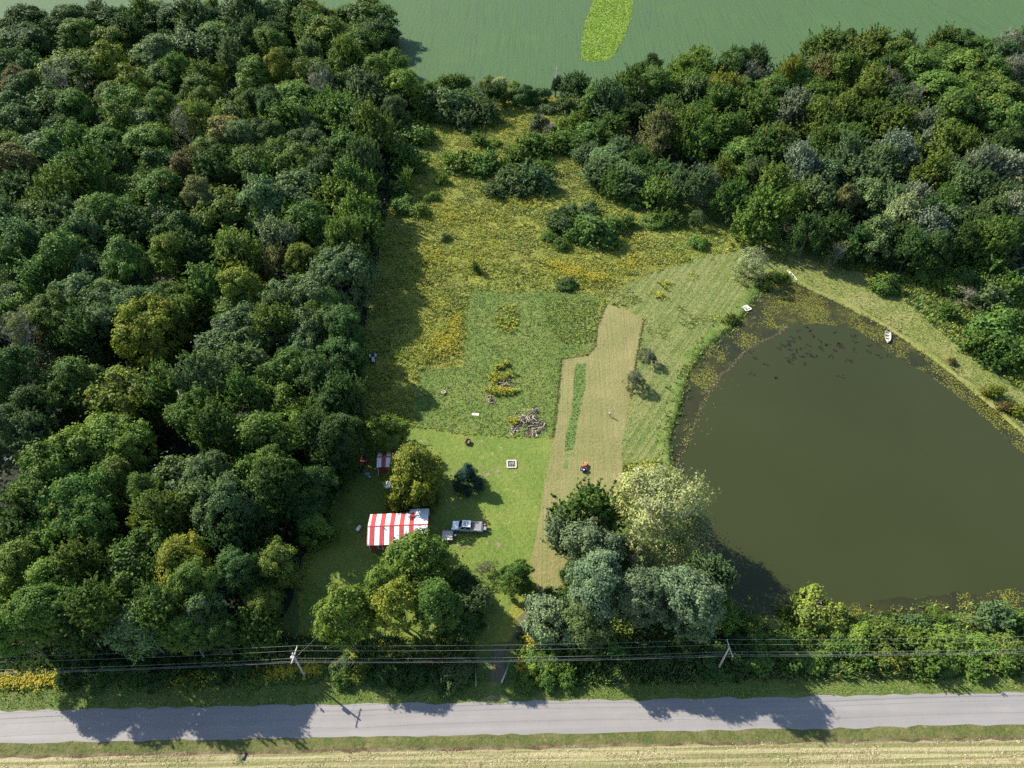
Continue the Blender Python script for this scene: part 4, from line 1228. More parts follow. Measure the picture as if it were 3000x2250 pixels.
P = scatter(ov([(1175, 640), (1290, 650), (1282, 740), (1215, 745), (1180, 700)]), 3.0)
plants('rank_grass', P, 0.45, 0.3, GREEN + [(0.13, 0.14, 0.05)], 4, 'rank grass with a few goldenrod heads beside the cut hay', 0.7, (0.10, GOLD, 0.11, 1))
P = scatter([(p[0], p[1]) for p in WATERWAY if p[1] < 420], 3.0)
P = P[P[:, 1] < 400]
plants('waterway_tussocks', P, 0.3, 0.5, [(0.20, 0.33, 0.026), (0.24, 0.36, 0.034), (0.28, 0.32, 0.07)], 5, 'bright rank grass of the waterway strip in the soybean field', 0.8)
P = scatter(MOWN, 6.0)
plants('mown_grass', P, 0.22, 0.28, LUSH + [(0.17, 0.18, 0.055), (0.07, 0.13, 0.022)], 3, 'tussocky regrowth on the mown meadow', 1.2)
P = scatter(LAWN, 2.2)
P = P[fbm(P, 0.2, 51.0) > -0.05]
plants('lawn_tufts', P, 0.09, 0.22, LUSH + [(0.16, 0.18, 0.05)], 3, 'uneven tufts of grass on the lawn', 1.6)
P = scatter(HAY, 2.6, (HAY_STRIP,))
plants('hay_clippings', P, 0.07, 0.24, [(0.26, 0.23, 0.10), (0.22, 0.205, 0.085), (0.19, 0.19, 0.06), (0.31, 0.27, 0.13)], 3, 'dry clippings lying on the cut hay', 2.0)
P = scatter(HAY_STRIP, 9.0)
plants('standing_grass', P, 0.22, 0.24, [(0.095, 0.17, 0.034), (0.125, 0.195, 0.044), (0.15, 0.20, 0.055)], 3, 'strip of standing green grass left in the cut hay', 0.7)
for path, lab in ((((1310, 657), (1291, 700), (1285, 748), (1270, 767), (1213, 776), (1203, 880), (1195, 948)), 'ragged uncut edge between mown meadow and cut hay'),
                  (((1391, 690), (1377, 760), (1362, 860)), 'ragged uncut edge between cut hay and raked field')):
    vv = [Vector((*q_, 0)) for q_ in ov(path)]
    P = []
    for a_, b_ in zip(vv[:-1], vv[1:]):
        k_ = int((b_ - a_).length / 0.09)
        for j_ in range(k_):
            q_ = a_.lerp(b_, j_ / k_)
            P.append((q_.x + random.gauss(0, 0.13), q_.y + random.gauss(0, 0.13)))
    plants('edge_grass', np.array(P), 0.26, 0.2, LUSH[:2] + [(0.09, 0.07, 0.035), (0.20, 0.17, 0.08), (0.12, 0.15, 0.035)], 4, lab, 0.8)
P = scatter(RAKED, 6.0, (POND,))
plants('raked_grass', P, 0.15, 0.26, LUSH[:2] + [(0.16, 0.175, 0.05), (0.21, 0.205, 0.08), (0.13, 0.165, 0.035)], 3, 'loose grass on the raked field by the pond', 1.4)
P = scatter(EAST_BANK, 6.0, (POND,))
plants('bank_grass', P, 0.22, 0.26, LUSH + [(0.20, 0.19, 0.08)], 3, 'long grass on the east bank of the pond', 1.2)
# a fringe of tall grass all round the water
rim = []
for q in dense(POND, 0.25):
    for _ in range(4):
        rim.append((q.x + random.gauss(0, 1.1), q.y + random.gauss(0, 1.1)))
rim = np.array(rim)
rim = rim[~inside(POND, rim) | (rng.random(len(rim)) < 0.25)]
east = (rim[:, 0] > 77) & (rim[:, 1] > 66)
plants('shore_grass', rim[~east], 0.7, 0.3, LUSH, 4, 'tall grass fringing the west shore and dam of the pond', 0.5, z0=0.1)
plants('shore_grass', rim[east], 0.4, 0.28, [(0.12, 0.15, 0.03), (0.17, 0.18, 0.045), (0.22, 0.20, 0.08), (0.09, 0.10, 0.03)], 4, 'dry grass fringing the east shore of the pond', 0.8, z0=0.1)
EASTWEED = ov([(1760, 548), (1850, 585), (1945, 645), (2060, 742), (2130, 800), (2230, 855), (2300, 800), (2212, 640), (2050, 580), (1900, 560), (1800, 530)])
P = scatter(EASTWEED, 3.0)
plants('weeds', P, 0.8, 0.36, WEED + GREEN, 5, 'weeds and goldenrod between the east bank and the wood', 0.6, (np.clip(0.15 + fbm(P, 0.1, 5.0), 0, 0.8), GOLD, 0.14, 2))
# roadside
for poly, dens, hgt, lab, fl in (
        ([(-95, 47.3), (-41, 48.2), (-7, 47.5), (-7, 53), (-41, 54), (-95, 53)], 4.0, 0.9, 'tangled roadside weeds below the left wood and maples', 0.24),
        ([(-7.5, 45.2), (-6.2, 45.2), (-6.5, 58), (-12, 60), (-14, 49)], 3.0, 0.6, 'weeds left of the drive', 0.05),
        ([(0.2, 45.3), (110, 47.3), (110, 63), (60, 61.5), (32, 61), (18, 66), (4, 62), (1, 55)], 4.5, 0.9, 'tangled hedge-bottom weeds between road and pond', 0.06)):
    P = scatter(poly, dens, (POND, DRIVE))
    hh = hgt * (1.0 + 0.9 * fbm(P, 0.12, 4.0))
    plants('roadside_weeds', P, np.maximum(hh, 0.25), 0.42, WEED, 6, lab, 0.6, (np.clip(fl + 0.8 * fbm(P, 0.09, 8.0) - 0.1, 0, 0.7), GOLD, 0.10, 2))
P = scatter(strip(42.95, 47.5, -95, 95), 9, (DRIVE,))
plants('verge_grass', P, 0.28, 0.22, LUSH, 3, 'bright grass along the far verge of the road', 0.9)
P = scatter(strip(45.4, 48.2, 3, 95), 3.0)
plants('seeding_weeds', P, 0.7, 0.3, [(0.16, 0.15, 0.06), (0.20, 0.17, 0.08), (0.10, 0.12, 0.03)], 5, 'pale seeding weeds in front of the roadside hedge', 0.6)
P = scatter(strip(36.1, 37.5, -95, 95), 9)
plants('verge_grass', P, 0.14, 0.2, [(0.07, 0.10, 0.022), (0.10, 0.13, 0.03), (0.13, 0.14, 0.04), (0.18, 0.165, 0.07)], 3, 'short dry grass along the near verge of the road', 1.2)
P = scatter(strip(28, 35.7, -95, 95), 9)
k = fbm(P * np.array([0.2, 1.0]), 0.6, 3.0) + rng.normal(0, 0.1, len(P)) > 0.02
plants('straw', P[k], 0.2, 0.22, STRAW, 3, 'pale straw and stubble on the field by the road', 1.6)
# shade plants under the woods
for poly, lab in ((LEFT_WOOD, 'dark undergrowth on the floor of the left wood'), (RIGHT_WOOD, 'dark undergrowth on the floor of the right wood')):
    P = scatter(poly, 2.2)
    sx = np.abs(P[:, 0]) / (P[:, 1] * _c + CAM_H * _s) * FPX
    P = P[(sx < 1600) & (P[:, 1] < 345)]
    n = len(P)
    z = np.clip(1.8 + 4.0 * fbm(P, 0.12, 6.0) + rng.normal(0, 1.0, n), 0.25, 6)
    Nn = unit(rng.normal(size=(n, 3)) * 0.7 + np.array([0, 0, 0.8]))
    V, F = leaf_quads(np.column_stack([P, z]), Nn, rng.uniform(0.25, 0.65, n), rng)
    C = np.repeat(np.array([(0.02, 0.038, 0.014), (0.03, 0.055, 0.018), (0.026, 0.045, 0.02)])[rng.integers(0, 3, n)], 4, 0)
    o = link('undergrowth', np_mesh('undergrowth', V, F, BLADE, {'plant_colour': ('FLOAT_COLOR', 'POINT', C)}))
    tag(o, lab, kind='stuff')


def along(poly, step):
    out = []
    for a, b in zip(poly[:-1], poly[1:]):
        a, b = Vector(a), Vector(b)
        k = max(1, int((b - a).length / step))
        out += [a.lerp(b, j / k) for j in range(k)]
    return out


def flecks(name, P, size, cols, label, z, sides_=5):
    """Small flat floating patches."""
    n = len(P)
    th = rng.uniform(0, 6.28, n)
    V = np.zeros((n, sides_, 3))
    for j in range(sides_):
        rr = size * rng.uniform(0.5, 1.4, n)
        V[:, j, 0] = P[:, 0] + np.cos(th + j * 6.283 / sides_) * rr
        V[:, j, 1] = P[:, 1] + np.sin(th + j * 6.283 / sides_) * rr
    V[:, :, 2] = (z + 0.0012 * (np.arange(n) % 9))[:, None]
    F = np.arange(n * sides_, dtype=np.int32).reshape(n, sides_)
    C = np.repeat(np.array(cols)[rng.integers(0, len(cols), n)] * rng.uniform(0.8, 1.2, (n, 1)), sides_, 0)
    o = link(name, np_mesh(name, V.reshape(-1, 3), F, BLADE, {'plant_colour': ('FLOAT_COLOR', 'POINT', C)}))
    tag(o, label, kind='stuff')


MARGIN = np.array([(q.x, q.y) for q in dense(POND, 0.5)])
P = scatter(POND, 14, (OPEN_WATER,))
f1 = fbm(P, 0.16, 11.0)
tip = at(1720 * OV, 640 * OV)
f1 += 0.85 * np.exp(-((P[:, 0] - tip.x) ** 2 + (P[:, 1] - tip.y) ** 2) / (2 * 6.5 ** 2))
for x, y, s_ in ((1600, 735, 5), (1545, 775, 5), (1850, 690, 6), (1930, 740, 7), (2000, 785, 6), (2080, 845, 8), (2160, 900, 8), (2212, 950, 6), (1950, 1312, 6), (2120, 1300, 7)):
    c = at(x * OV, y * OV); f1 += 0.25 * np.exp(-((P[:, 0] - c.x) ** 2 + (P[:, 1] - c.y) ** 2) / (2 * s_ ** 2))
flecks('algae_mat', P[f1 + rng.normal(0, 0.14, len(P)) > 0.34], 0.11, [(0.18, 0.175, 0.018), (0.22, 0.205, 0.024), (0.12, 0.14, 0.02)], 'yellow-green floating algae mats at the pond margin', 0.122)
# submerged brown weed heads off the narrow end
c = at(1720 * OV, 755 * OV)
P = np.column_stack([rng.normal(c.x + 3, 12, 75), rng.normal(c.y, 4.0, 75)])
P = P[inside(OPEN_WATER, P)]
P = np.vstack([P + rng.normal(0, 0.35, P.shape) for _ in range(5)])
P = P[inside(OPEN_WATER, P)]
flecks('brown_weed', P, 0.3, [(0.016, 0.013, 0.005), (0.018, 0.012, 0.005), (0.015, 0.016, 0.005)], 'brown weed heads showing through the water off the narrow end', 0.1135)
# scum line and fallen leaves where the weed bed ends
edge = along(ov([(1523, 850), (1560, 808), (1618, 752), (1680, 722), (1705, 705)]), 0.10)
P = np.array([(q.x + random.gauss(0, 0.22) + 0.9 * noise.noise((q.x * 0.3, q.y * 0.3, 2)), q.y + random.gauss(0, 0.22)) for q in edge])
flecks('scum_line', P, 0.13, [(0.09, 0.075, 0.045), (0.14, 0.115, 0.07), (0.055, 0.045, 0.028)], 'pale scum line along the edge of the weed bed', 0.135)
P = np.array([(q.x + abs(random.gauss(0, 0.35 if random.random() < 0.8 else 2.5)), q.y + random.gauss(0, 0.4)) for q in along(ov([(1455, 1010), (1484, 955), (1503, 900), (1528, 850), (1555, 815)]), 0.16)])
flecks('floating_leaves', P, 0.085, [(0.34, 0.22, 0.08), (0.28, 0.16, 0.055), (0.36, 0.28, 0.12)], 'fallen yellow leaves floating along the pond edge', 0.148)

# ------------------------------------------------------------------ things people built, left or brought here
RED = plain('red_metal', (0.36, 0.045, 0.045), 0.5, vary=0.16, scale=1.2, dirt=(0.22, 0.05, 0.045))
WHITE = plain('white_metal', (0.66, 0.66, 0.655), 0.42, vary=0.05, scale=1.0, dirt=(0.52, 0.51, 0.48))
SIDING = plain('red_siding', (0.24, 0.032, 0.03), 0.7, vary=0.15, scale=2.0)
GLASS = plain('dark_glass', (0.015, 0.02, 0.025), 0.08, vary=0.1)
SILVER = plain('silver_paint', (0.56, 0.58, 0.60), 0.28, metal=0.25, vary=0.04, coat=0.6)
RUBBER = plain('rubber', (0.018, 0.018, 0.018), 0.85, vary=0.3)
STEEL = plain('steel', (0.45, 0.46, 0.48), 0.38, metal=0.8, vary=0.1)
BLACK = plain('black_plastic', (0.02, 0.02, 0.022), 0.5, vary=0.2)
RUST = plain('rusty_iron', (0.20, 0.085, 0.05), 0.85, vary=0.35, scale=8)
ORANGE = plain('orange_paint', (0.46, 0.10, 0.045), 0.4, vary=0.08, dirt=(0.28, 0.10, 0.05))
SHADEORANGE = plain('shaded_orange_paint', (0.28, 0.06, 0.03), 0.6, vary=0.2, dirt=(0.12, 0.05, 0.03))  # deep shade over the loader tractor put into a darker orange, plus dirt
GREYPAINT = plain('grey_paint', (0.33, 0.34, 0.35), 0.4, vary=0.08)
WOOD = plain('weathered_wood', (0.30, 0.255, 0.20), 0.9, vary=0.3, scale=6)
SPLIT = [plain('split_wood', c, 0.9, vary=0.3, scale=5) for c in ((0.185, 0.145, 0.11), (0.085, 0.064, 0.048), (0.30, 0.245, 0.19), (0.05, 0.038, 0.028))]
STONE = plain('pale_stone', (0.44, 0.40, 0.35), 0.9, vary=0.2, scale=4)
ASH = plain('ash_and_char', (0.10, 0.095, 0.09), 0.95, vary=0.5, scale=6)
BOATW = plain('boat_paint', (0.48, 0.46, 0.39), 0.55, vary=0.12, dirt=(0.30, 0.27, 0.19))
BLUE = plain('blue_plastic', (0.10, 0.28, 0.62), 0.4, vary=0.08)
POLE = plain('pole_wood', (0.33, 0.295, 0.255), 0.9, vary=0.25, scale=3)
CABLE = plain('cable', (0.30, 0.30, 0.30), 0.45, metal=0.3, vary=0.05)


def slope_panel(p00, p10, p11, p01, t=0.03, ribs=3):
    """A ribbed metal sheet between four corners (eave left, eave right, ridge right, ridge left)."""
    mb = MB()
    p00, p10, p11, p01 = map(Vector, (p00, p10, p11, p01))
    nrm = (p10 - p00).cross(p01 - p00).normalized()
    if nrm.z < 0: nrm = -nrm
    up = nrm * t
    vs = [p00, p10, p11, p01, p00 + up, p10 + up, p11 + up, p01 + up]
    mb.add(vs, [(3, 2, 1, 0), (4, 5, 6, 7), (0, 1, 5, 4), (1, 2, 6, 5), (2, 3, 7, 6), (3, 0, 4, 7)])
    for k in range(ribs):
        f = (k + 0.5) / ribs
        w_ = 0.02 / max(0.1, (p10 - p00).length)
        a, b = p00.lerp(p10, f - w_) + up * 0.9, p00.lerp(p10, f + w_) + up * 0.9
        d, c = p01.lerp(p11, f - w_) + up * 0.9, p01.lerp(p11, f + w_) + up * 0.9
        h = nrm * 0.03
        mb.add([a, b, c, d, a + h, b + h, c + h, d + h], [(4, 5, 6, 7), (0, 1, 5, 4), (1, 2, 6, 5), (2, 3, 7, 6), (3, 0, 4, 7)])
    return mb


def striped_roof(root, W, D, ze, zr, cols, back_extra=None):
    """Two slopes of separate red and white sheets, a red ridge cap and red edge trim."""
    x = 0.0
    for wd, c in cols:
        m = RED if c == 'r' else WHITE
        n = 'red_roof_panel' if c == 'r' else 'white_roof_panel'
        g = 0.006
        slope_panel((x + g, 0, ze), (x + wd - g, 0, ze), (x + wd - g, D / 2, zr), (x + g, D / 2, zr)).build(n, m, root)
        slope_panel((x + g, D, ze), (x + wd - g, D, ze), (x + wd - g, D / 2 + 0.004, zr), (x + g, D / 2 + 0.004, zr)).build(n, m, root)
        x += wd
    MB().prism([(D / 2 - 0.2, zr - 0.035), (D / 2, zr + 0.085), (D / 2 + 0.2, zr - 0.035), (D / 2, zr + 0.05)], -0.03, W + 0.03).build('ridge_cap', RED, root)
    for xx in (-0.05, W + 0.005):
        MB().prism([(-0.03, ze - 0.15), (-0.03, ze + 0.07), (D / 2, zr + 0.075), (D + 0.03, ze + 0.07), (D + 0.03, ze - 0.15), (D / 2, zr - 0.14)], xx, xx + 0.045).build('gable_trim', RED, root)


def walls(root, x0, x1, y0, y1, zt, D, ze, zr, mat):
    t = 0.12
    MB().box(((x0 + x1) / 2, y0 + t / 2, zt / 2), (x1 - x0, t, zt)).build('front_wall', mat, root)
    MB().box(((x0 + x1) / 2, y1 - t / 2, zt / 2), (x1 - x0, t, zt)).build('rear_wall', mat, root)
    zc = zr - 0.02
    for xx in (x0, x1 - t):
        MB().prism([(y0 + t, 0), (y0 + t, zt), ((y0 + y1) / 2, zc - 0.06), (y1 - t, zt), (y1 - t, 0)], xx, xx + t).build('gable_wall', mat, root)


# ---- the striped barn
BW, BD, BZ, BR_ = 11.35, 6.9, 2.5, 3.65
barn = empty('striped_barn', (-27.28, 70.25, 0), R(2.6))
cols = [(0.45, 'w')] + [(0.92, 'r'), (0.92, 'w')] * 4 + [(0.92, 'r')] + [(0.93, 'w'), (0.93, 'w'), (0.76, 'w')]
cols[-1] = (BW - sum(c[0] for c in cols[:-1]), 'w')
striped_roof(barn, BW, BD, BZ, BR_, cols)
xe = BW - 3.75
for i in range(4):
    a, b = xe + i * 0.9375 + 0.006, xe + (i + 1) * 0.9375 - 0.006
    slope_panel((a, BD + 1.05, BZ - 0.30), (b, BD + 1.05, BZ - 0.30), (b, BD + 0.01, BZ - 0.015), (a, BD + 0.01, BZ - 0.015)).build('white_roof_panel', WHITE, barn)
walls(barn, 0.3, BW - 0.3, 0.3, BD - 0.3, BZ + 0.02, BD, BZ, BR_, SIDING)
MB().box((2.35, 0.29, 1.45), (0.75, 0.05, 0.7)).build('window', GLASS, barn)
wf = MB()
for x, z, sx, sz in ((2.35, 1.85, 0.95, 0.09), (2.35, 1.05, 0.95, 0.09), (1.93, 1.45, 0.09, 0.71), (2.77, 1.45, 0.09, 0.71)):
    wf.box((x, 0.275, z), (sx, 0.05, sz))
wf.build('window_frame', WHITE, barn)
MB().box((0.345, 0.27, 1.2), (0.10, 0.06, 2.4)).build('corner_trim', WHITE, barn)
MB().box((7.0, 0.275, 1.0), (0.95, 0.05, 2.0)).build('door', WHITE, barn)
MB().box((BW / 2, BD - 0.27, 1.1), (2.6, 0.05, 2.2)).build('sliding_door', SIDING, barn)
MB().cyl((3.1, BD / 2 - 0.45, BR_ - 0.25), (3.1, BD / 2 - 0.45, BR_ + 0.25), 0.09).build('vent_pipe', BLACK, barn)
for x in (xe + 0.1, BW - 0.1):
    MB().box((x, BD + 0.95, 1.06), (0.12, 0.12, 2.12)).build('porch_post', WHITE, barn)
tag(barn, 'barn with red and white striped metal roof and dark red walls', 'barn')

# ---- the small striped shed half hidden by trees
shed = empty('striped_shed', (-27.9, 88.7, 0), R(2.0))
striped_roof(shed, 4.6, 4.2, 2.3, 3.05, [(0.92, 'w'), (0.92, 'r'), (0.92, 'w'), (0.92, 'r'), (0.92, 'w')])
walls(shed, 0.25, 4.35, 0.25, 3.95, 2.32, 4.2, 2.3, 3.05, SIDING)
MB().tube([(0.12, 0.02, 2.2), (0.12, 0.14, 1.9), (0.14, 0.17, 0.35), (0.05, -0.35, 0.12)], 0.075, 8).build('downspout', WHITE, shed)
MB().box((2.3, 0.225, 1.0), (1.2, 0.05, 2.0)).build('door', SIDING, shed)
tag(shed, 'small shed with red and silver striped roof and white downspout, half hidden by yard trees', 'shed')


# ---- vehicles
def wheel(parent, x, y, r, w_, rim=STEEL, name='wheel'):
    sgn = 1 if y > 0 else -1
    o = MB().tube([(x, y - w_ / 2, r), (x, y - w_ * 0.38, r), (x, y + w_ * 0.38, r), (x, y + w_ / 2, r)], [r * 0.90, r, r, r * 0.90], 18).build(name, RUBBER, parent)
    MB().tube([(x, y + sgn * (w_ / 2 - 0.05), r), (x, y + sgn * (w_ / 2 + 0.012), r)], [r * 0.62, r * 0.55], 14).build('rim', rim, o)
    return o


def quad_on(p, inset=0.06, off=0.012):
    """A thin pane laid on a sloping face given by four corners."""
    p = [Vector(q) for q in p]
    c = sum(p, Vector()) / 4
    n = (p[1] - p[0]).cross(p[3] - p[0]).normalized()
    q = [v + (c - v).normalized() * inset for v in p]
    return MB().add([v - n * off for v in q] + [v + n * off for v in q], [(3, 2, 1, 0), (4, 5, 6, 7), (0, 1, 5, 4), (1, 2, 6, 5), (2, 3, 7, 6), (3, 0, 4, 7)])


def cabin(parent, body, x0, x1, x2, x3, yb, yt, zb, zt, paint):
    """Greenhouse from base x0..x3 to roof x1..x2 with glass all round."""
    B = [(x0, -yb, zb), (x3, -yb, zb), (x3, yb, zb), (x0, yb, zb)]
    T = [(x1, -yt, zt), (x2, -yt, zt), (x2, yt, zt), (x1, yt, zt)]
    MB().add(B + T, [(3, 2, 1, 0), (4, 5, 6, 7), (0, 1, 5, 4), (1, 2, 6, 5), (2, 3, 7, 6), (3, 0, 4, 7)]).build('cab', paint, parent, 0.05)
    quad_on([B[0], T[0], T[3], B[3]], 0.10).build('windshield', GLASS, parent)
    quad_on([B[1], B[2], T[2], T[1]], 0.14).build('rear_window', GLASS, parent)
    for i, j in ((0, 1), (3, 2)):
        mb_, mt = Vector(B[i]).lerp(Vector(B[j]), 0.5), Vector(T[i]).lerp(Vector(T[j]), 0.5)
        quad_on([B[i], tuple(mb_), tuple(mt), T[i]], 0.11).build('side_window', GLASS, parent)
        quad_on([tuple(mb_), B[j], T[j], tuple(mt)], 0.11).build('side_window', GLASS, parent)


p = at(1326, 1534)
truck = empty('pickup_truck', (p.x, p.y - 1.0, 0), R(-3.5))
body = MB().prism([(0.05, 0.48), (0.0, 0.85), (0.12, 1.03), (1.35, 1.16), (5.82, 1.20), (5.88, 0.62), (5.7, 0.48)], -0.98, 0.98, 'Y').build('body', SILVER, truck, 0.06)
cabin(truck, body, 1.28, 2.05, 3.70, 3.92, 0.93, 0.76, 1.13, 1.86, SILVER)
MB().box((2.78, 0, 1.866), (0.95, 0.85, 0.03)).build('sunroof', plain('tinted_panel', (0.30, 0.28, 0.25), 0.25), truck, 0.01)
for k in range(4):
    MB().box((4.14 + k * 0.46, 0, 1.225), (0.445, 1.72, 0.045)).build('bed_cover_panel', plain('cover_vinyl', (0.155, 0.14, 0.135), 0.7, vary=0.08), truck, 0.01)
for s in (-1, 1):
    MB().box((4.88, s * 0.925, 1.215), (1.9, 0.085, 0.04)).build('bed_rail', SILVER, truck, 0.01)
    for x in (1.02, 4.72): wheel(truck, x, s * 0.90, 0.41, 0.28)
    MB().box((0.06, s * 0.76, 0.86), (0.12, 0.34, 0.16)).build('headlight', plain('lamp_lens', (0.7, 0.7, 0.68), 0.15), truck, 0.02)
    MB().box((5.86, s * 0.88, 0.92), (0.06, 0.16, 0.34)).build('tail_light', plain('red_lens', (0.45, 0.02, 0.02), 0.2), truck)
    MB().box((1.62, s * 1.08, 1.22), (0.16, 0.24, 0.17)).build('mirror', BLACK, truck, 0.02)
    for x in (2.35, 3.15): MB().box((x + 0.3, s * 0.985, 0.98), (0.18, 0.03, 0.04)).build('door_handle', BLACK, truck)
MB().box((0.02, 0, 0.72), (0.1, 1.15, 0.26)).build('grille', BLACK, truck)
MB().box((-0.03, 0, 0.50), (0.16, 1.86, 0.2)).build('front_bumper', STEEL, truck, 0.03)
MB().box((5.95, 0, 0.56), (0.18, 1.8, 0.2)).build('rear_bumper', STEEL, truck, 0.03)
MB().box((0.72, 0, 1.115), (1.0, 0.7, 0.03), rot=Matrix.Rotation(R(-6.2), 3, 'Y')).build('hood_scoop', SILVER, truck, 0.01)
tag(truck, 'silver pickup truck with grey bed cover parked on the lawn beside the barn', 'pickup truck')
# the rack hung behind its bumper, and what is strapped on it
hx = truck.matrix_basis
rack = empty('cargo_rack', hx @ Vector((6.08, 0, 0)), R(-3.5))
mb = MB().box((0.1, 0, 0.55), (0.16, 0.08, 0.08))
for x in (0.18, 0.45, 0.72): mb.box((x, 0, 0.6), (0.05, 1.5, 0.05))
for y in (-0.75, -0.25, 0.25, 0.75): mb.box((0.45, y, 0.6), (0.6, 0.04, 0.04))
mb.build('frame', BLACK, rack)
for y in (-0.75, 0.75): MB().box((0.45, y, 0.74), (0.6, 0.05, 0.25)).build('side_rail', BLACK, rack)
tag(rack, 'black hitch rack behind the silver pickup truck', 'cargo rack')
can = empty('fuel_can', hx @ Vector((6.48, 0.55, 0.63)), R(12))
MB().box((0, 0, 0.22), (0.42, 0.34, 0.44), taper=0.85).build('body', ORANGE, can, 0.04)
MB().tube([(0, 0.05, 0.42), (0.1, 0.05, 0.52), (0.2, 0.05, 0.62)], [0.04, 0.035, 0.02], 8).build('spout', BLACK, can)
MB().tube([(-0.14, 0, 0.42), (-0.12, 0, 0.5), (0.04, 0, 0.5), (0.06, 0, 0.42)], 0.022, 6).build('handle', ORANGE, can)
tag(can, 'orange fuel can on the rack behind the pickup truck', 'fuel can')
bx = empty('tool_box', hx @ Vector((6.48, -0.28, 0.63)), R(-5))
MB().box((0, 0, 0.17), (0.48, 0.7, 0.34)).build('box', BLACK, bx, 0.02)
MB().box((0, 0, 0.355), (0.5, 0.72, 0.035)).build('lid', plain('grey_lid', (0.18, 0.18, 0.19), 0.5), bx, 0.01)
for y in (-0.2, 0.2): MB().box((-0.252, y, 0.32), (0.02, 0.08, 0.1)).build('latch', STEEL, bx)
tag(bx, 'dark box on the rack behind the pickup truck', 'tool box')

p = at(1131, 1424)
car = empty('parked_car', (p.x, p.y - 0.2, 0), R(4))
MB().prism([(0.05, 0.40), (0.0, 0.70), (0.15, 0.90), (1.15, 1.02), (4.55, 1.05), (4.62, 0.6), (4.5, 0.40)], -0.92, 0.92, 'Y').build('body', SILVER, car, 0.07)
cabin(car, None, 1.0, 1.9, 4.0, 4.5, 0.88, 0.66, 1.0, 1.62, plain('pale_green_paint', (0.42, 0.46, 0.43), 0.3, metal=0.2, coat=0.5))
for s in (-1, 1):
    for x in (0.92, 3.72): wheel(car, x, s * 0.84, 0.34, 0.22)
    MB().box((0.05, s * 0.68, 0.74), (0.12, 0.36, 0.14)).build('headlight', plain('lamp_lens', (0.7, 0.7, 0.68), 0.15), car, 0.02)
    MB().box((4.58, s * 0.78, 0.85), (0.06, 0.2, 0.25)).build('tail_light', plain('red_lens', (0.45, 0.02, 0.02), 0.2), car)
    MB().box((1.35, s * 1.0, 1.08), (0.14, 0.2, 0.14)).build('mirror', BLACK, car, 0.02)
MB().box((0.02, 0, 0.55), (0.1, 1.5, 0.16)).build('front_bumper', BLACK, car, 0.02)
tag(car, 'pale silver-green car mostly hidden under the yellow-green yard trees behind the barn', 'car')

# ---- utility trailer by the barn
p = at(1312, 1573)
tl = empty('utility_trailer', (p.x, p.y, 0), R(-3))
for k in range(6):
    MB().box((-1.08 + 0.17 + k * 0.345, 0, 0.60), (0.335, 2.05, 0.05)).build('deck_board', plain('deck_grey', (0.40, 0.375, 0.335), 0.85, vary=0.2), tl)
fr = MB()
for y in (-1.06, 1.06): fr.box((-0.05, y, 0.64), (2.2, 0.07, 0.22))
for x in (-1.14, 1.05): fr.box((x, 0, 0.64), (0.07, 2.05, 0.22))
fr.box((1.45, 0, 0.52), (0.9, 0.09, 0.09))
fr.build('frame', RUST, tl)
for s in (-1, 1):
    wheel(tl, -0.1, s * 1.22, 0.30, 0.18)
    MB().box((-0.1, s * 1.22, 0.68), (0.72, 0.22, 0.05)).build('mudguard', BLACK, tl, 0.02)
MB().cyl((1.35, 0.12, 0.0), (1.35, 0.12, 0.75), 0.035).build('jack', STEEL, tl)
MB().box((1.5, 0.0, 0.68), (0.35, 0.4, 0.22)).build('battery_box', STEEL, tl, 0.02)
tag(tl, 'small flat trailer with grey plank deck beside the barn and pickup truck', 'trailer')


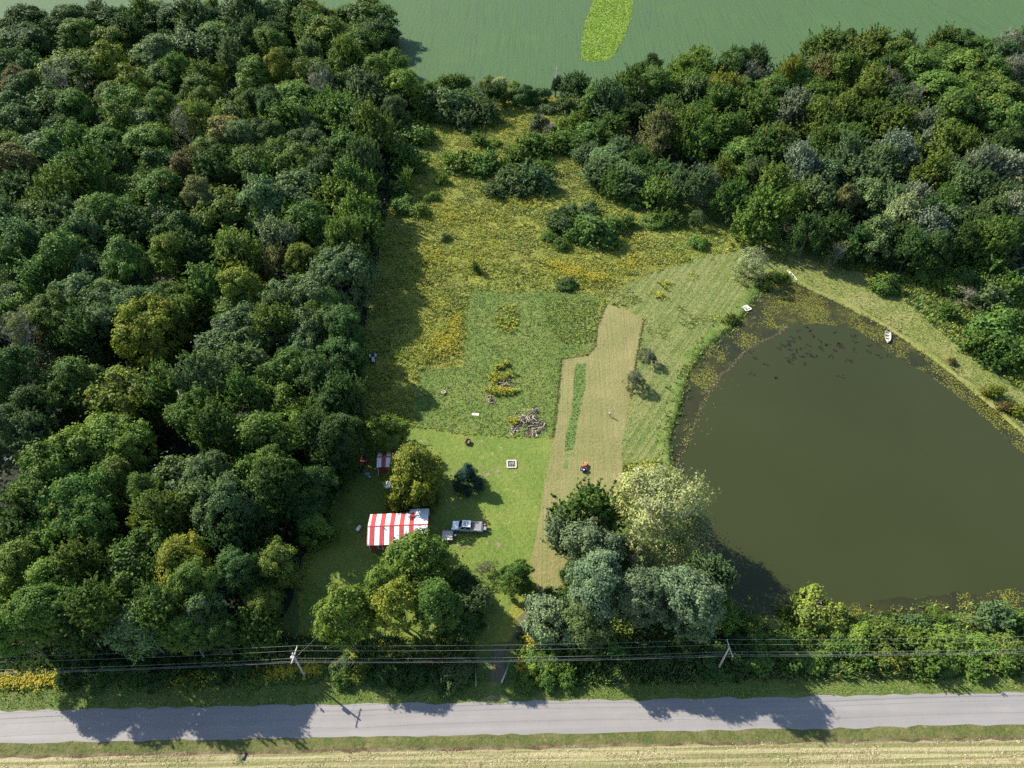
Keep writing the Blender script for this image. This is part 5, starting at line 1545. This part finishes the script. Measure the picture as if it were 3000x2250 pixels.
# ---- tractors
def tractor(name, loc, rz, paint, fender, label, loader=False, hood_len=1.25):
    t = empty(name, loc, rz)                        # +x is forward
    MB().prism([(0.35, 0.62), (0.35, 1.14), (0.55, 1.20), (0.35 + hood_len, 1.08), (0.42 + hood_len, 0.95), (0.42 + hood_len, 0.6)], -0.30, 0.30, 'Y').build('hood', paint, t, 0.05)
    MB().box((0.05, 0, 0.62), (1.5, 0.42, 0.34)).build('chassis', BLACK, t)
    MB().box((0.44 + hood_len, 0, 0.80), (0.04, 0.46, 0.32)).build('grille', BLACK, t)
    for s in (-1, 1):
        wheel(t, -0.35, s * 0.66, 0.56, 0.34, fender)
        wheel(t, 0.05 + hood_len, s * 0.56, 0.34, 0.22, fender)
        o = MB()
        prof = [(-0.35 + 0.64 * math.cos(a), 0.56 + 0.64 * math.sin(a)) for a in np.linspace(R(25), R(165), 9)]
        prof += [(-0.35 + 0.60 * math.cos(a), 0.56 + 0.60 * math.sin(a)) for a in np.linspace(R(165), R(25), 9)]
        o.prism(prof, s * 0.66 - 0.2, s * 0.66 + 0.2, 'Y').build('fender', fender, t)
        MB().box((0.35 + hood_len, s * 0.22, 1.0), (0.1, 0.12, 0.1)).build('headlight', plain('lamp_lens', (0.7, 0.7, 0.68), 0.15), t)
    st = MB().box((-0.38, 0, 0.98), (0.46, 0.5, 0.12))
    st.box((-0.60, 0, 1.18), (0.1, 0.5, 0.38), rot=Matrix.Rotation(R(-12), 3, 'Y'))
    st.build('seat', BLACK, t, 0.03)
    MB().tube([(0.42, 0, 1.1), (0.18, 0, 1.30)], 0.025, 6).build('steering_column', BLACK, t)
    MB().tube([(0.18 + 0.04 * math.cos(a) * 3, 0.17 * math.sin(a), 1.32 + 0.1 * math.cos(a)) for a in np.linspace(0, 2 * math.pi, 13)], 0.018, 6, False).build('steering_wheel', BLACK, t)
    MB().tube([(0.9, 0.2, 1.12), (0.9, 0.2, 1.5)], 0.03, 8).build('exhaust', BLACK, t)
    if loader:
        for s in (-1, 1):
            MB().tube([(0.25, s * 0.45, 1.15), (1.4, s * 0.45, 1.05), (2.15, s * 0.45, 0.35)], 0.07, 6).build('loader_arm', paint, t)
        MB().prism([(2.05, 0.62), (2.15, 0.12), (2.70, 0.06), (2.70, 0.10), (2.22, 0.17), (2.10, 0.64)], -0.85, 0.85, 'Y').build('bucket', BLACK, t)
        for s in (-1, 1): MB().tube([(-0.7, s * 0.5, 0.8), (-0.75, s * 0.5, 2.2)], 0.035, 6).build('roll_bar', BLACK, t)
        MB().tube([(-0.75, -0.5, 2.2), (-0.75, 0.5, 2.2)], 0.035, 6).build('roll_bar', BLACK, t)
    return tag(t, label, 'tractor')


p = at(1066, 1362)
tractor('loader_tractor', (p.x, p.y + 0.6, 0), R(-112), SHADEORANGE, SHADEORANGE, 'orange tractor with front loader bucket in deep shade beside the small shed', True, 1.3)
p = at(1094, 1052)
tractor('old_tractor', (p.x, p.y, 0), R(-80), GREYPAINT, plain('pale_fender', (0.36, 0.36, 0.36), 0.45), 'old tractor with pale grey hood and fenders parked in wood shade', False, 1.5)

# ride-on mower on the cut hay
p = at(1712, 1372)
mw = empty('ride_on_mower', (p.x, p.y, 0), R(68))
MB().prism([(0.1, 0.35), (0.1, 0.78), (0.3, 0.84), (1.05, 0.74), (1.15, 0.62), (1.15, 0.35)], -0.32, 0.32, 'Y').build('hood', ORANGE, mw, 0.06)
MB().box((-0.4, 0, 0.48), (1.05, 0.85, 0.24)).build('chassis', BLACK, mw, 0.03)
for s in (-1, 1):
    wheel(mw, -0.55, s * 0.55, 0.36, 0.30)
    wheel(mw, 0.85, s * 0.46, 0.24, 0.20)
    MB().box((-0.55, s * 0.53, 0.76), (0.72, 0.36, 0.06)).build('fender', BLACK, mw, 0.03)
    MB().box((1.12, s * 0.2, 0.66), (0.06, 0.14, 0.1)).build('headlight', plain('lamp_lens', (0.7, 0.7, 0.68), 0.15), mw)
MB().box((0.12, 0, 0.20), (0.95, 1.3, 0.14)).build('mower_deck', ORANGE, mw, 0.04)
st = MB().box((-0.42, 0, 0.74), (0.5, 0.55, 0.14)); st.box((-0.68, 0, 0.98), (0.1, 0.52, 0.42), rot=Matrix.Rotation(R(-12), 3, 'Y'))
st.build('seat', BLACK, mw, 0.04)
MB().tube([(0.16, 0, 0.8), (-0.03, 0, 1.0)], 0.025, 6).build('steering_column', BLACK, mw)
MB().tube([(-0.03 + 0.08 * math.cos(a), 0.17 * math.sin(a), 1.01 + 0.1 * math.cos(a)) for a in np.linspace(0, 2 * math.pi, 13)], 0.018, 6, False).build('steering_wheel', BLACK, mw)
MB().box((-1.0, 0.1, 0.62), (0.5, 0.75, 0.45)).build('rear_bagger', plain('dark_blue_cloth', (0.05, 0.06, 0.10), 0.8), mw, 0.05)
MB().box((-1.0, -0.18, 0.86), (0.22, 0.22, 0.05)).build('bagger_cap', WHITE, mw, 0.01)
tag(mw, 'orange and black ride-on mower standing on the cut hay', 'mower')

# rusty dump cart on the lawn
p = at(1371, 1298)
ct = empty('dump_cart', (p.x, p.y, 0), R(-20))
tr = MB()
tr.box((0, 0, 0.42), (0.85, 1.15, 0.04))
for s in (-1, 1):
    tr.box((s * 0.44, 0, 0.60), (0.035, 1.22, 0.38)); tr.box((0, s * 0.60, 0.60), (0.85, 0.035, 0.38))
tr.build('tray', RUST, ct)
MB().box((0, 0.1, 0.47), (0.5, 0.12, 0.06)).build('tray_rib', WOOD, ct)
for s in (-1, 1): wheel(ct, s * 0.0, s * 0.0 + s * 0.72, 0.22, 0.12)
MB().tube([(0.3, 0, 0.3), (1.05, 0, 0.22)], 0.03, 6).build('tongue', BLACK, ct)
tag(ct, 'rusty red-brown dump cart on the lawn between shed tree and fire pit', 'cart')

# fire pit
p = at(1499, 1361)
fp = empty('fire_pit', (p.x, p.y, 0), R(2))
blk = None
for side in range(4):
    for k in range(4):
        ang = side * math.pi / 2
        c = Matrix.Rotation(ang, 3, 'Z') @ Vector((-0.70 + k * 0.46, -0.92, 0.14 + 0.01 * ((k * 7 + side) % 3)))
        if blk is None:
            blk = MB().box((0, 0, 0), (0.44, 0.26, 0.27)).build('stone_block', STONE, fp, 0.02)
            o = blk
        else:
            o = blk.copy(); COL.objects.link(o)
        o.parent = fp
        o.location = c
        o.rotation_euler = (0, 0, ang + random.uniform(-0.04, 0.04))
me = bpy.data.meshes.new('ash'); me.from_pydata([(-0.76, -0.76, 0.1), (0.76, -0.76, 0.1), (0.76, 0.76, 0.1), (-0.76, 0.76, 0.1), (0, 0, 0.17)], [], [(0, 1, 4), (1, 2, 4), (2, 3, 4), (3, 0, 4)]); me.materials.append(ASH)
link('ash_bed', me, fp)
tag(fp, 'square stone fire pit on the lawn', 'fire pit')


def log_mesh(seed, L, r):
    g = random.Random(seed)
    mb = MB()
    n = 6
    secs = []
    for x in (-0.5, 0.0, 0.5):
        secs.append([(x * L, r * g.uniform(0.7, 1.1) * math.cos(k * 2 * math.pi / n + 0.3), r * g.uniform(0.6, 1.0) * math.sin(k * 2 * math.pi / n + 0.3) + 0.04 * L * (1 - abs(x) * 2) * g.uniform(-1, 1)) for k in range(n)])
    mb.loft(secs, smooth=False)
    o = mb.build('log', SPLIT[seed % 4])
    me_ = o.data
    bpy.data.objects.remove(o)
    return me_


LOGS = [log_mesh(i, random.uniform(0.6, 1.35), random.uniform(0.06, 0.115)) for i in range(16)]
lg = random.Random(5)
for i in range(7):
    o = link('log', LOGS[i], None)
    o.location = (p.x + lg.uniform(-0.4, 0.4), p.y + lg.uniform(-0.4, 0.4), 0.22 + 0.03 * i)
    o.rotation_euler = (lg.uniform(0, 3), lg.uniform(-0.15, 0.15), lg.uniform(0, 3.1))
    o.scale = (0.75,) * 3
    tag(o, 'short grey stick of burnt wood inside the stone fire pit', 'firewood', 'burnt wood in the fire pit')


def wood_pile(name, blobs, seed, label, count):
    """A heap of split wood: every billet a part."""
    g = random.Random(seed)
    c0 = at(blobs[0][0], blobs[0][1])
    root = empty(name, (c0.x, c0.y, 0))
    tot = sum(b[4] for b in blobs)
    for bx_, by_, sx, sy, wgt, hh in blobs:
        c = at(bx_, by_)
        for i in range(int(count * wgt / tot)):
            u, v = g.gauss(0, 0.5), g.gauss(0, 0.5)
            rr = min(1.0, math.hypot(u, v))
            o = link('log', LOGS[g.randrange(16)], root)
            o.location = (c.x - c0.x + u * sx, c.y - c0.y + v * sy, 0.1 + hh * max(0, 1 - rr) * g.uniform(0.3, 1.0))
            o.rotation_euler = (g.uniform(0, 6), g.uniform(-0.4, 0.4), g.uniform(0, 3.14))
            s_ = g.uniform(0.75, 1.25)
            o.scale = (s_, s_, s_)
    return tag(root, label, 'wood pile')


wood_pile('wood_pile', [(1548, 1236, 2.5, 2.6, 10, 0.9), (1516, 1238, 0.9, 1.4, 2, 0.4), (1567, 1205, 1.1, 1.0, 2, 0.5), (1592, 1246, 0.6, 1.0, 1.4, 0.6), (1502, 1262, 1.0, 1.1, 1.6, 0.3), (1558, 1270, 1.9, 0.9, 2.2, 0.3), (1575, 1256, 1.2, 0.6, 1.2, 0.3)], 3,
          'sprawling heap of grey split firewood at the corner of the mown meadow', 285)
wood_pile('brush_pile', [(1482, 1128, 1.4, 1.3, 3, 0.7), (1437, 1176, 0.8, 1.0, 2, 0.6), (1453, 1124, 0.5, 0.4, 0.5, 0.3), (1434, 1162, 0.4, 0.7, 0.7, 0.4), (1488, 1108, 1.0, 0.8, 1, 0.5)], 9,
          'heap of old wood ringed by yellow goldenrod in the mown meadow', 70)
for c, rx, ry, n in (((1470, 1106), 2.6, 1.0, 50), ((1455, 1148), 1.6, 1.0, 60), ((1490, 1148), 2.0, 0.9, 70), ((1447, 1122), 0.8, 2.0, 40), ((1461, 1077), 1.2, 0.7, 22), ((1483, 1068), 0.7, 0.9, 22), ((1511, 1237), 0.9, 0.9, 30)):
    q = at(*c)
    Pq = np.column_stack([rng.normal(q.x, rx * 0.55, n), rng.normal(q.y, ry * 0.55, n)])
    plants('goldenrod', Pq, 0.9, 0.42, GREEN, 6, 'clump of goldenrod round a wood heap' if c != (1461, 1077) else 'clump of goldenrod above the brush heap', 0.7, (0.7, GOLD, 0.10, 4))

# pale board, rusty ring, jugs and bins
p = at(1393, 1215)
o = MB().box((0, 0, 0.06), (1.55, 0.62, 0.06)).build('board', plain('bleached_board', (0.60, 0.53, 0.42), 0.8, vary=0.1), None, 0.01)
o.location = (p.x, p.y, 0.06); o.rotation_euler = (0.03, 0.02, R(-3)); tag(o, 'pale board lying on the mown meadow', 'board')
p = at(1300, 1153)
im = empty('rusty_implement', (p.x, p.y, 0), R(10))
MB().tube([(0.42 * math.cos(a), 0.42 * math.sin(a), 0.5) for a in np.linspace(0, 2 * math.pi, 19)], 0.06, 7, False).build('ring', plain('pale_rim', (0.55, 0.5, 0.45), 0.7), im)
mb = MB()
for a in (0.4, 2.5, 4.6): mb.tube([(0.35 * math.cos(a), 0.35 * math.sin(a), 0.48), (1.05 * math.cos(a), 1.05 * math.sin(a), 0.04)], [0.07, 0.05], 6)
mb.box((0, 0, 0.22), (0.7, 0.5, 0.3)).build('frame', RUST, im)
for a in (1.4, 3.5): MB().tube([(0.2 * math.cos(a), 0.2 * math.sin(a), 0.3), (0.85 * math.cos(a), 0.85 * math.sin(a), 0.12)], 0.05, 6).build('tine', RUST, im)
tag(im, 'rusty iron implement with a pale ring standing in the mown meadow', 'implement')
p = at(1077, 1391)
bn = empty('blue_bin', (p.x, p.y, 0), R(4))
MB().box((0, 0, 0.2), (0.72, 0.46, 0.4), taper=1.08).build('bin', BLUE, bn, 0.03)
MB().box((0, 0, 0.42), (0.82, 0.55, 0.045)).build('lid', BLUE, bn, 0.015)
tag(bn, 'blue plastic storage bin in the shade beside the orange loader tractor', 'bin')
p = at(1083, 1399)
bk = empty('white_bucket', (p.x, p.y, 0))
MB().tube([(0, 0, 0), (0, 0, 0.36)], [0.13, 0.15], 14).build('pail', WHITE, bk)
MB().tube([(0.15 * math.cos(a), 0, 0.36 + 0.12 * math.sin(a)) for a in np.linspace(0, math.pi, 9)], 0.008, 5).build('handle', STEEL, bk)
tag(bk, 'small white bucket beside the blue bin', 'bucket')
p = at(1052, 1552)
tk = empty('white_tank', (p.x, p.y, 0), R(60))
MB().tube([(-0.62, 0, 0.55), (-0.5, 0, 0.55), (0.5, 0, 0.55), (0.62, 0, 0.55)], [0.15, 0.36, 0.36, 0.15], 16).build('vessel', WHITE, tk)
for x in (-0.35, 0.35): MB().box((x, 0, 0.12), (0.1, 0.5, 0.24)).build('foot', STEEL, tk)
MB().cyl((0, 0, 0.88), (0, 0, 1.0), 0.1).build('valve_cap', STEEL, tk)
tag(tk, 'white gas tank lying beside the left end of the barn', 'tank')
for (px, py), lab, s_ in (((1866, 1381), 'white drum by the hay edge, behind the tall cottonwood', 1.0), ((1872, 1436), 'white tub under the tall cottonwood', 1.3)):
    p = at(px, py)
    dr = empty('white_drum', (p.x, p.y, 0))
    MB().tube([(0, 0, 0), (0, 0, 0.25), (0, 0, 0.27), (0, 0, 0.55), (0, 0, 0.58), (0, 0, 0.85)], [0.29 * s_, 0.29 * s_, 0.30 * s_, 0.30 * s_, 0.29 * s_, 0.29 * s_], 16).build('barrel', WHITE, dr)
    MB().cyl((0, 0, 0.85), (0, 0, 0.88), 0.27 * s_).build('lid', plain('drum_lid', (0.8, 0.8, 0.78), 0.5), dr)
    tag(dr, lab, 'drum')
p = at(717, 2217)
cu = empty('culvert_pipe', (p.x, p.y, 0), R(80))
MB().tube([(-0.5, 0, 0.12), (0.5, 0, 0.10)], 0.22, 14).build('pipe', BLACK, cu)
MB().tube([(0.47, 0, 0.10), (0.52, 0, 0.10)], 0.25, 14).build('collar', BLACK, cu)
tag(cu, 'short dark pipe end in the grass of the near road verge', 'pipe')

# ---- pond: float, canoe, rowing boat
p = at(2186, 906)
fl = empty('swim_float', (p.x, p.y, 0.10), R(28))
for k in range(5):
    MB().box((-0.96 + 0.2 + k * 0.385, 0, 0.34), (0.375, 1.95, 0.05)).build('deck_board', plain('white_deck', (0.52, 0.49, 0.42), 0.7, vary=0.08), fl)
MB().box((0, 0, 0.22), (1.9, 1.9, 0.18)).build('frame', WOOD, fl)
for y in (-0.6, 0.6): MB().cyl((-0.9, y, 0.1), (0.9, y, 0.1), 0.16).build('barrel', BLACK, fl)
for x, y in ((-0.35, -0.45), (0.42, -0.5)):
    MB().tube([(x, y, 0.368), (x, y, 0.392)], [0.27, 0.25], 14).build('hatch', BLACK, fl)
tag(fl, 'white square swim float with two dark round hatches at the grassy pond edge', 'float')


def hull(L, B, Hh, bow, stern, n=11):
    """Open boat: outer and inner skins with a rim."""
    out, inn = [], []
    for i in range(n):
        t = i / (n - 1)
        x = (t - 0.5) * L
        w_ = min(1.0, (t / max(stern, 1e-3)) ** 0.5 if t < stern else 1.0, ((1 - t) / bow) ** 0.6 if t > 1 - bow else 1.0)
        if stern == 0: w_ = min(1.0, 0.82 + t) if t < 0.3 else (((1 - t) / bow) ** 0.6 if t > 1 - bow else 1.0)
        hb = max(0.02, B / 2 * w_)
        sh = Hh * (1 + 0.35 * (2 * t - 1) ** 2)
        out.append([(x, -hb, sh), (x, -hb * 0.9, sh * 0.45), (x, -hb * 0.5, 0.0), (x, hb * 0.5, 0.0), (x, hb * 0.9, sh * 0.45), (x, hb, sh)])
        k = max(0.005, hb - 0.05)
        inn.append([(x, -k, sh), (x, -k * 0.9, sh * 0.5), (x, -k * 0.5, 0.07), (x, k * 0.5, 0.07), (x, k * 0.9, sh * 0.5), (x, k, sh)])
    mb = MB()
    mb.loft(out, closed=False, caps=False)
    mb.loft([s_[::-1] for s_ in inn], closed=False, caps=False)
    for side in (0, 5):
        vs = [s_[side] for s_ in out] + [s_[side] for s_ in inn]
        mb.add(vs, [(i, i + 1, n + i + 1, n + i) for i in range(n - 1)])
    for e in (0, n - 1):
        mb.add(out[e] + inn[e], [(k, k + 1, 6 + k + 1, 6 + k) for k in range(5)])
    return mb


a, b = at(2306, 796), at(2334, 826)
c = (a + b) / 2
cn = empty('canoe', (c.x, c.y, 0.14), math.atan2(b.y - a.y, b.x - a.x))
Lc = (b - a).length
hull(Lc, 0.95, 0.36, 0.42, 0.42).build('hull', BOATW, cn)
fl_ = [(-Lc * 0.36, -0.2, 0.095), (Lc * 0.36, -0.2, 0.095), (Lc * 0.36, 0.2, 0.095), (-Lc * 0.36, 0.2, 0.095)]
me = bpy.data.meshes.new('floor'); me.from_pydata(fl_, [], [(0, 1, 2, 3)]); me.materials.append(plain('brown_hull', (0.24, 0.14, 0.07), 0.7)); link('floor', me, cn)
for x in (-Lc * 0.25, 0.05, Lc * 0.25): MB().box((x, 0, 0.30), (0.2, 0.80 if abs(x) < 0.5 else 0.66, 0.03)).build('thwart', WOOD, cn)
for s in (-1, 1):
    MB().prism([(s * Lc * 0.33, -0.22), (s * Lc * 0.48, -0.03), (s * Lc * 0.48, 0.03), (s * Lc * 0.33, 0.22)], 0, 0.02, 'X') if False else None
tag(cn, 'white canoe with brown inside at the narrow end of the pond', 'canoe')
a, b = at(2600, 978), at(2598, 1007)
c = (a + b) / 2
rb = empty('rowing_boat', (c.x, c.y, 0.13), math.atan2(b.y - a.y, b.x - a.x) + R(4))
Lr = (b - a).length
hull(Lr, 1.45, 0.46, 0.45, 0).build('hull', BOATW, rb)
me = bpy.data.meshes.new('floor'); me.from_pydata([(-Lr * 0.47, -0.5, 0.10), (Lr * 0.2, -0.5, 0.10), (Lr * 0.42, -0.1, 0.10), (Lr * 0.42, 0.1, 0.10), (Lr * 0.2, 0.5, 0.10), (-Lr * 0.47, 0.5, 0.10)], [], [(0, 1, 2, 3, 4, 5)]); me.materials.append(plain('wet_floor', (0.16, 0.15, 0.09), 0.5)); link('floor', me, rb)
for x, wd in ((-Lr * 0.30, 1.3), (Lr * 0.02, 1.32), (Lr * 0.27, 1.0)): MB().box((x, 0, 0.36), (0.3, wd, 0.05)).build('thwart', BOATW, rb)
MB().box((-Lr * 0.5 + 0.03, 0, 0.36), (0.06, 1.2, 0.42)).build('transom', BOATW, rb)
for s in (-1, 1): MB().cyl((-0.1, s * 0.70, 0.46), (-0.1, s * 0.70, 0.58), 0.03).build('rowlock', STEEL, rb)
tag(rb, 'cream rowing boat with three seats floating in weed by the east bank', 'rowing boat')


# ---- farm gates swung open at the road
def gate(a, b, label):
    a, b = Vector(a), Vector(b)
    d = b - a
    L = Vector((d.x, d.y)).length
    root = empty('farm_gate', (a.x, a.y, 0), math.atan2(d.y, d.x))
    for z in (0.35, 0.58, 0.80, 1.02, 1.25): MB().tube([(0, 0, z), (L, 0, z)], 0.03, 7).build('rail', STEEL, root)
    for x in (0.0, L * 0.33, L * 0.66, L): MB().tube([(x, 0, 0.30), (x, 0, 1.28)], 0.026, 7).build('upright', STEEL, root)
    MB().cyl((-0.14, 0, 0), (-0.14, 0, 1.45), 0.07).build('post', POLE, root)
    tag(root, label, 'gate', 'open gates at the drive')


gate(at(1394.9, 2010), at(1394.3, 1967), 'thin steel gate standing open on the barn side of the drive')
gate(at(1471, 2002), at(1491, 1952), 'slanting steel gate standing open on the pond side of the drive')


# ---- utility poles and wires
def utility_pole(x, y, h, arm_rot, transformer, label):
    root = empty('utility_pole', (x, y, 0), arm_rot)
    MB().tube([(0, 0, 0), (0, 0, h * 0.5), (0, 0, h + 0.35)], [0.19, 0.16, 0.125], 10).build('post', POLE, root)
    MB().box((0.17, 0, h - 0.15), (0.11, 2.9, 0.13)).build('crossarm', plain('pale_arm', (0.45, 0.40, 0.35), 0.85), root)
    for s in (-1, 1):
        MB().tube([(0.17, s * 0.9, h - 0.2), (0.10, 0.0, h - 0.95)], 0.022, 5).build('brace', STEEL, root)
    for yy in (-1.35, 0.55, 1.38): MB().tube([(0.17, yy, h - 0.09), (0.17, yy, h + 0.02), (0.17, yy, h + 0.1)], [0.05, 0.07, 0.03], 8).build('insulator', plain('insulator_glaze', (0.62, 0.62, 0.60), 0.25), root)
    MB().cyl((0.16, -0.02, h - 2.6), (0.16, -0.02, h - 2.45), 0.05, seg=8).build('cable_clamp', STEEL, root)
    if transformer:
        t = MB().tube([(-0.42, -0.05, h - 2.0), (-0.42, -0.05, h - 1.95), (-0.42, -0.05, h - 1.1), (-0.42, -0.05, h - 1.0)], [0.2, 0.27, 0.27, 0.18], 14).build('transformer', GREYPAINT, root)
        for yy in (-0.15, 0.08): MB().tube([(-0.42, yy, h - 1.02), (-0.42, yy, h - 0.72)], [0.05, 0.03], 7).build('bushing', plain('insulator_glaze', (0.62, 0.62, 0.60), 0.25), t)
        MB().box((0.2, 0.0, 1.6), (0.14, 0.22, 0.4)).build('meter_box', GREYPAINT, root)
    return tag(root, label, 'utility pole', 'poles of the roadside power line')


PO = [(-104.2, 45.4, 9.0, R(1), False, 'roadside pole beyond the left wood'), (-34.72, 46.8, 9.0, R(-7), True, 'pole with grey transformer at the road corner of the left wood'),
      (34.62, 47.8, 9.0, R(7), False, 'plain leaning-looking pole in the hedge between road and pond'), (104.0, 49.0, 9.0, R(1), False, 'roadside pole past the pond')]
PO[0] = (-104.2, 44.6, 8.9, R(1), False, PO[0][5])
for q in PO: utility_pole(*q)


def wire(name, pts, sag, rad, label, n=18):
    mb = MB()
    path = []
    for (a, b) in zip(pts[:-1], pts[1:]):
        a, b = Vector(a), Vector(b)
        for i in range(n):
            t = i / n
            q = a.lerp(b, t)
            q.z -= sag * 4 * t * (1 - t)
            path.append(q)
    path.append(Vector(pts[-1]))
    mb.tube(path, rad, 5)
    tag(mb.build(name, CABLE), label, 'wire', 'wires of the roadside power line')


def on_pole(q, lx, ly, dz):
    m = Matrix.Rotation(q[3], 3, 'Z') @ Vector((lx, ly, 0))
    return (q[0] + m.x, q[1] + m.y, q[2] + dz)


for (lx, ly, dz), sag, rad, lab in (((0.17, 1.38, 0.1), 0.9, 0.011, 'power wire on the crossarm ends nearer the barn'), ((0.17, 0.55, -0.35 + 0.45), 0.9, 0.011, 'power wire on the crossarms close to the poles'),
                                    ((0.17, -1.35, 0.1), 0.9, 0.011, 'power wire on the crossarm ends over the road side'), ((0.2, 0.0, -1.45), 1.0, 0.013, 'neutral wire below the crossarms'),
                                    ((0.22, 0.0, -2.55), 1.0, 0.013, 'lowest thick cable clamped to the poles')):
    wire('overhead_wire', [on_pole(q, lx, ly, dz) for q in PO], sag, rad, lab)
wire('service_wire', [on_pole(PO[1], 0.15, 0.1, -1.3), tuple(at(1085, 1700, 7.0)), (-18.0, 70.6, 2.9)], 0.5, 0.011, 'single service wire slanting from the transformer pole to the barn')

# ---- the person walking on the cut hay
SKIN = plain('skin', (0.52, 0.33, 0.25), 0.6, vary=0.05)
SHIRT = plain('white_shirt', (0.68, 0.67, 0.68), 0.85, vary=0.06)
JEANS = plain('dark_trousers', (0.035, 0.04, 0.055), 0.85, vary=0.2)
SHOE = plain('brown_shoes', (0.10, 0.065, 0.045), 0.7, vary=0.2)
HAIR = plain('grey_brown_hair', (0.20, 0.15, 0.12), 0.8, vary=0.25)


def person(loc, rz):
    J = {}
    E = []
    rad = []
    names = []

    def j(n, co, r, par=None):
        J[n] = len(names); names.append((co, r))
        if par: E.append((J[par], J[n]))
    j('pelvis', (0, 0, 0.95), (0.155, 0.12))
    j('waist', (0.02, 0, 1.10), (0.145, 0.105), 'pelvis')
    j('chest', (0.05, 0, 1.30), (0.175, 0.12), 'waist')
    j('neck0', (0.07, 0, 1.47), (0.085, 0.075), 'chest')
    j('neck', (0.085, 0, 1.53), (0.058, 0.058), 'neck0')
    j('head', (0.105, 0, 1.62), (0.088, 0.092), 'neck')
    j('crown', (0.10, 0, 1.72), (0.082, 0.080), 'head')
    j('top', (0.095, 0, 1.77), (0.045, 0.045), 'crown')
    for s, sd in ((1, 'l'), (-1, 'r')):
        j('sh' + sd, (0.06, s * 0.185, 1.42), (0.068, 0.062), 'chest')
        fx = 0.16 * s
        j('el' + sd, (0.02 + fx * 0.7, s * 0.235, 1.13), (0.046, 0.044), 'sh' + sd)
        j('wr' + sd, (0.10 + fx * 1.4, s * 0.225, 0.90), (0.032, 0.028), 'el' + sd)
        j('palm' + sd, (0.13 + fx * 1.5, s * 0.222, 0.83), (0.040, 0.020), 'wr' + sd)
        hx_, hz = 0.13 + fx * 1.5, 0.83
        for k, (dy, ln) in enumerate(((-0.028, 0.070), (-0.010, 0.082), (0.010, 0.076), (0.027, 0.058))):
            j('k%s%d' % (sd, k), (hx_ + 0.012, s * 0.222 + dy, hz - 0.045), (0.009, 0.009), 'palm' + sd)
            j('f%s%d' % (sd, k), (hx_ + 0.030, s * 0.222 + dy, hz - 0.045 - ln * 0.55), (0.008, 0.008), 'k%s%d' % (sd, k))
            j('t%s%d' % (sd, k), (hx_ + 0.032 - 0.012, s * 0.222 + dy, hz - 0.045 - ln), (0.007, 0.007), 'f%s%d' % (sd, k))
        j('th' + sd, (hx_ + 0.045, s * 0.205, hz + 0.010), (0.010, 0.010), 'palm' + sd)
        j('tt' + sd, (hx_ + 0.062, s * 0.200, hz - 0.030), (0.008, 0.008), 'th' + sd)
        lx = -0.24 * s
        j('hip' + sd, (0.01, s * 0.095, 0.87), (0.098, 0.095), 'pelvis')
        j('kn' + sd, (0.06 + lx * 0.62, s * 0.10, 0.50), (0.062, 0.060), 'hip' + sd)
        j('an' + sd, (lx * 1.25 - 0.02, s * 0.10, 0.10), (0.044, 0.042), 'kn' + sd)
        j('ft' + sd, (lx * 1.25 + 0.05, s * 0.105, 0.045), (0.042, 0.036), 'an' + sd)
        j('to' + sd, (lx * 1.25 + 0.16, s * 0.115, 0.035), (0.038, 0.026), 'ft' + sd)
    me_ = bpy.data.meshes.new('person')
    me_.from_pydata([n[0] for n in names], E, [])
    o = bpy.data.objects.new('person', me_)
    COL.objects.link(o)
    md = o.modifiers.new('skin', 'SKIN')
    for i, n in enumerate(names):
        sv = me_.skin_vertices[0].data[i]
        sv.radius = n[1]
        sv.use_root = i == 0
    ss = o.modifiers.new('smooth', 'SUBSURF')
    ss.levels = ss.render_levels = 1
    dg = bpy.context.evaluated_depsgraph_get()
    m2 = bpy.data.meshes.new_from_object(o.evaluated_get(dg))
    bpy.data.objects.remove(o)
    for m_ in (SKIN, SHIRT, JEANS, SHOE): m2.materials.append(m_)
    for f in m2.polygons:
        x, y, z = f.center
        arm = abs(y) > 0.17
        f.material_index = 3 if z < 0.09 else 2 if (z < 0.99 and abs(y) < 0.185) else 1 if (z < 1.475 and not (arm and z < 1.16)) else 0
        f.use_smooth = True
    m2.name = 'person'
    body_ = link('person', m2)
    body_.location = loc
    body_.rotation_euler = (0, 0, rz)
    hb = MB()
    secs = []
    for zz, r0 in ((1.66, 0.098), (1.72, 0.100), (1.77, 0.082), (1.80, 0.045)):
        secs.append([(0.092 + r0 * math.cos(a) * (0.78 if math.cos(a) > 0 and zz < 1.7 else 1.0), r0 * math.sin(a), zz + (0.03 if math.cos(a) > 0.4 and zz < 1.7 else 0)) for a in np.linspace(0, 2 * math.pi, 15)[:-1]])
    hb.loft(secs)
    hb.build('hair', HAIR, body_)
    for s in (-1, 1): MB().tube([(0.185, s * 0.033, 1.655), (0.193, s * 0.033, 1.655)], [0.012, 0.009], 8).build('eye', BLACK, body_)
    MB().tube([(0.185, 0, 1.665), (0.212, 0, 1.625), (0.188, 0, 1.618)], [0.010, 0.016, 0.010], 6).build('nose', SKIN, body_)
    MB().box((0.184, 0, 1.585), (0.012, 0.05, 0.010)).build('mouth', plain('lips', (0.36, 0.16, 0.14), 0.6), body_)
    for s in (-1, 1): MB().tube([(0.10, s * 0.088, 1.66), (0.095, s * 0.104, 1.65), (0.10, s * 0.088, 1.62)], [0.012, 0.018, 0.010], 6).build('ear', SKIN, body_)
    tag(body_, 'person in pale shirt and dark trousers walking across the cut hay', 'person')


p = at(1786, 1221)
person((p.x, p.y, 0.05), R(-95))

for o in list(COL.objects):
    if o.type == 'EMPTY' and not o.children and o.parent is None:
        bpy.data.objects.remove(o)
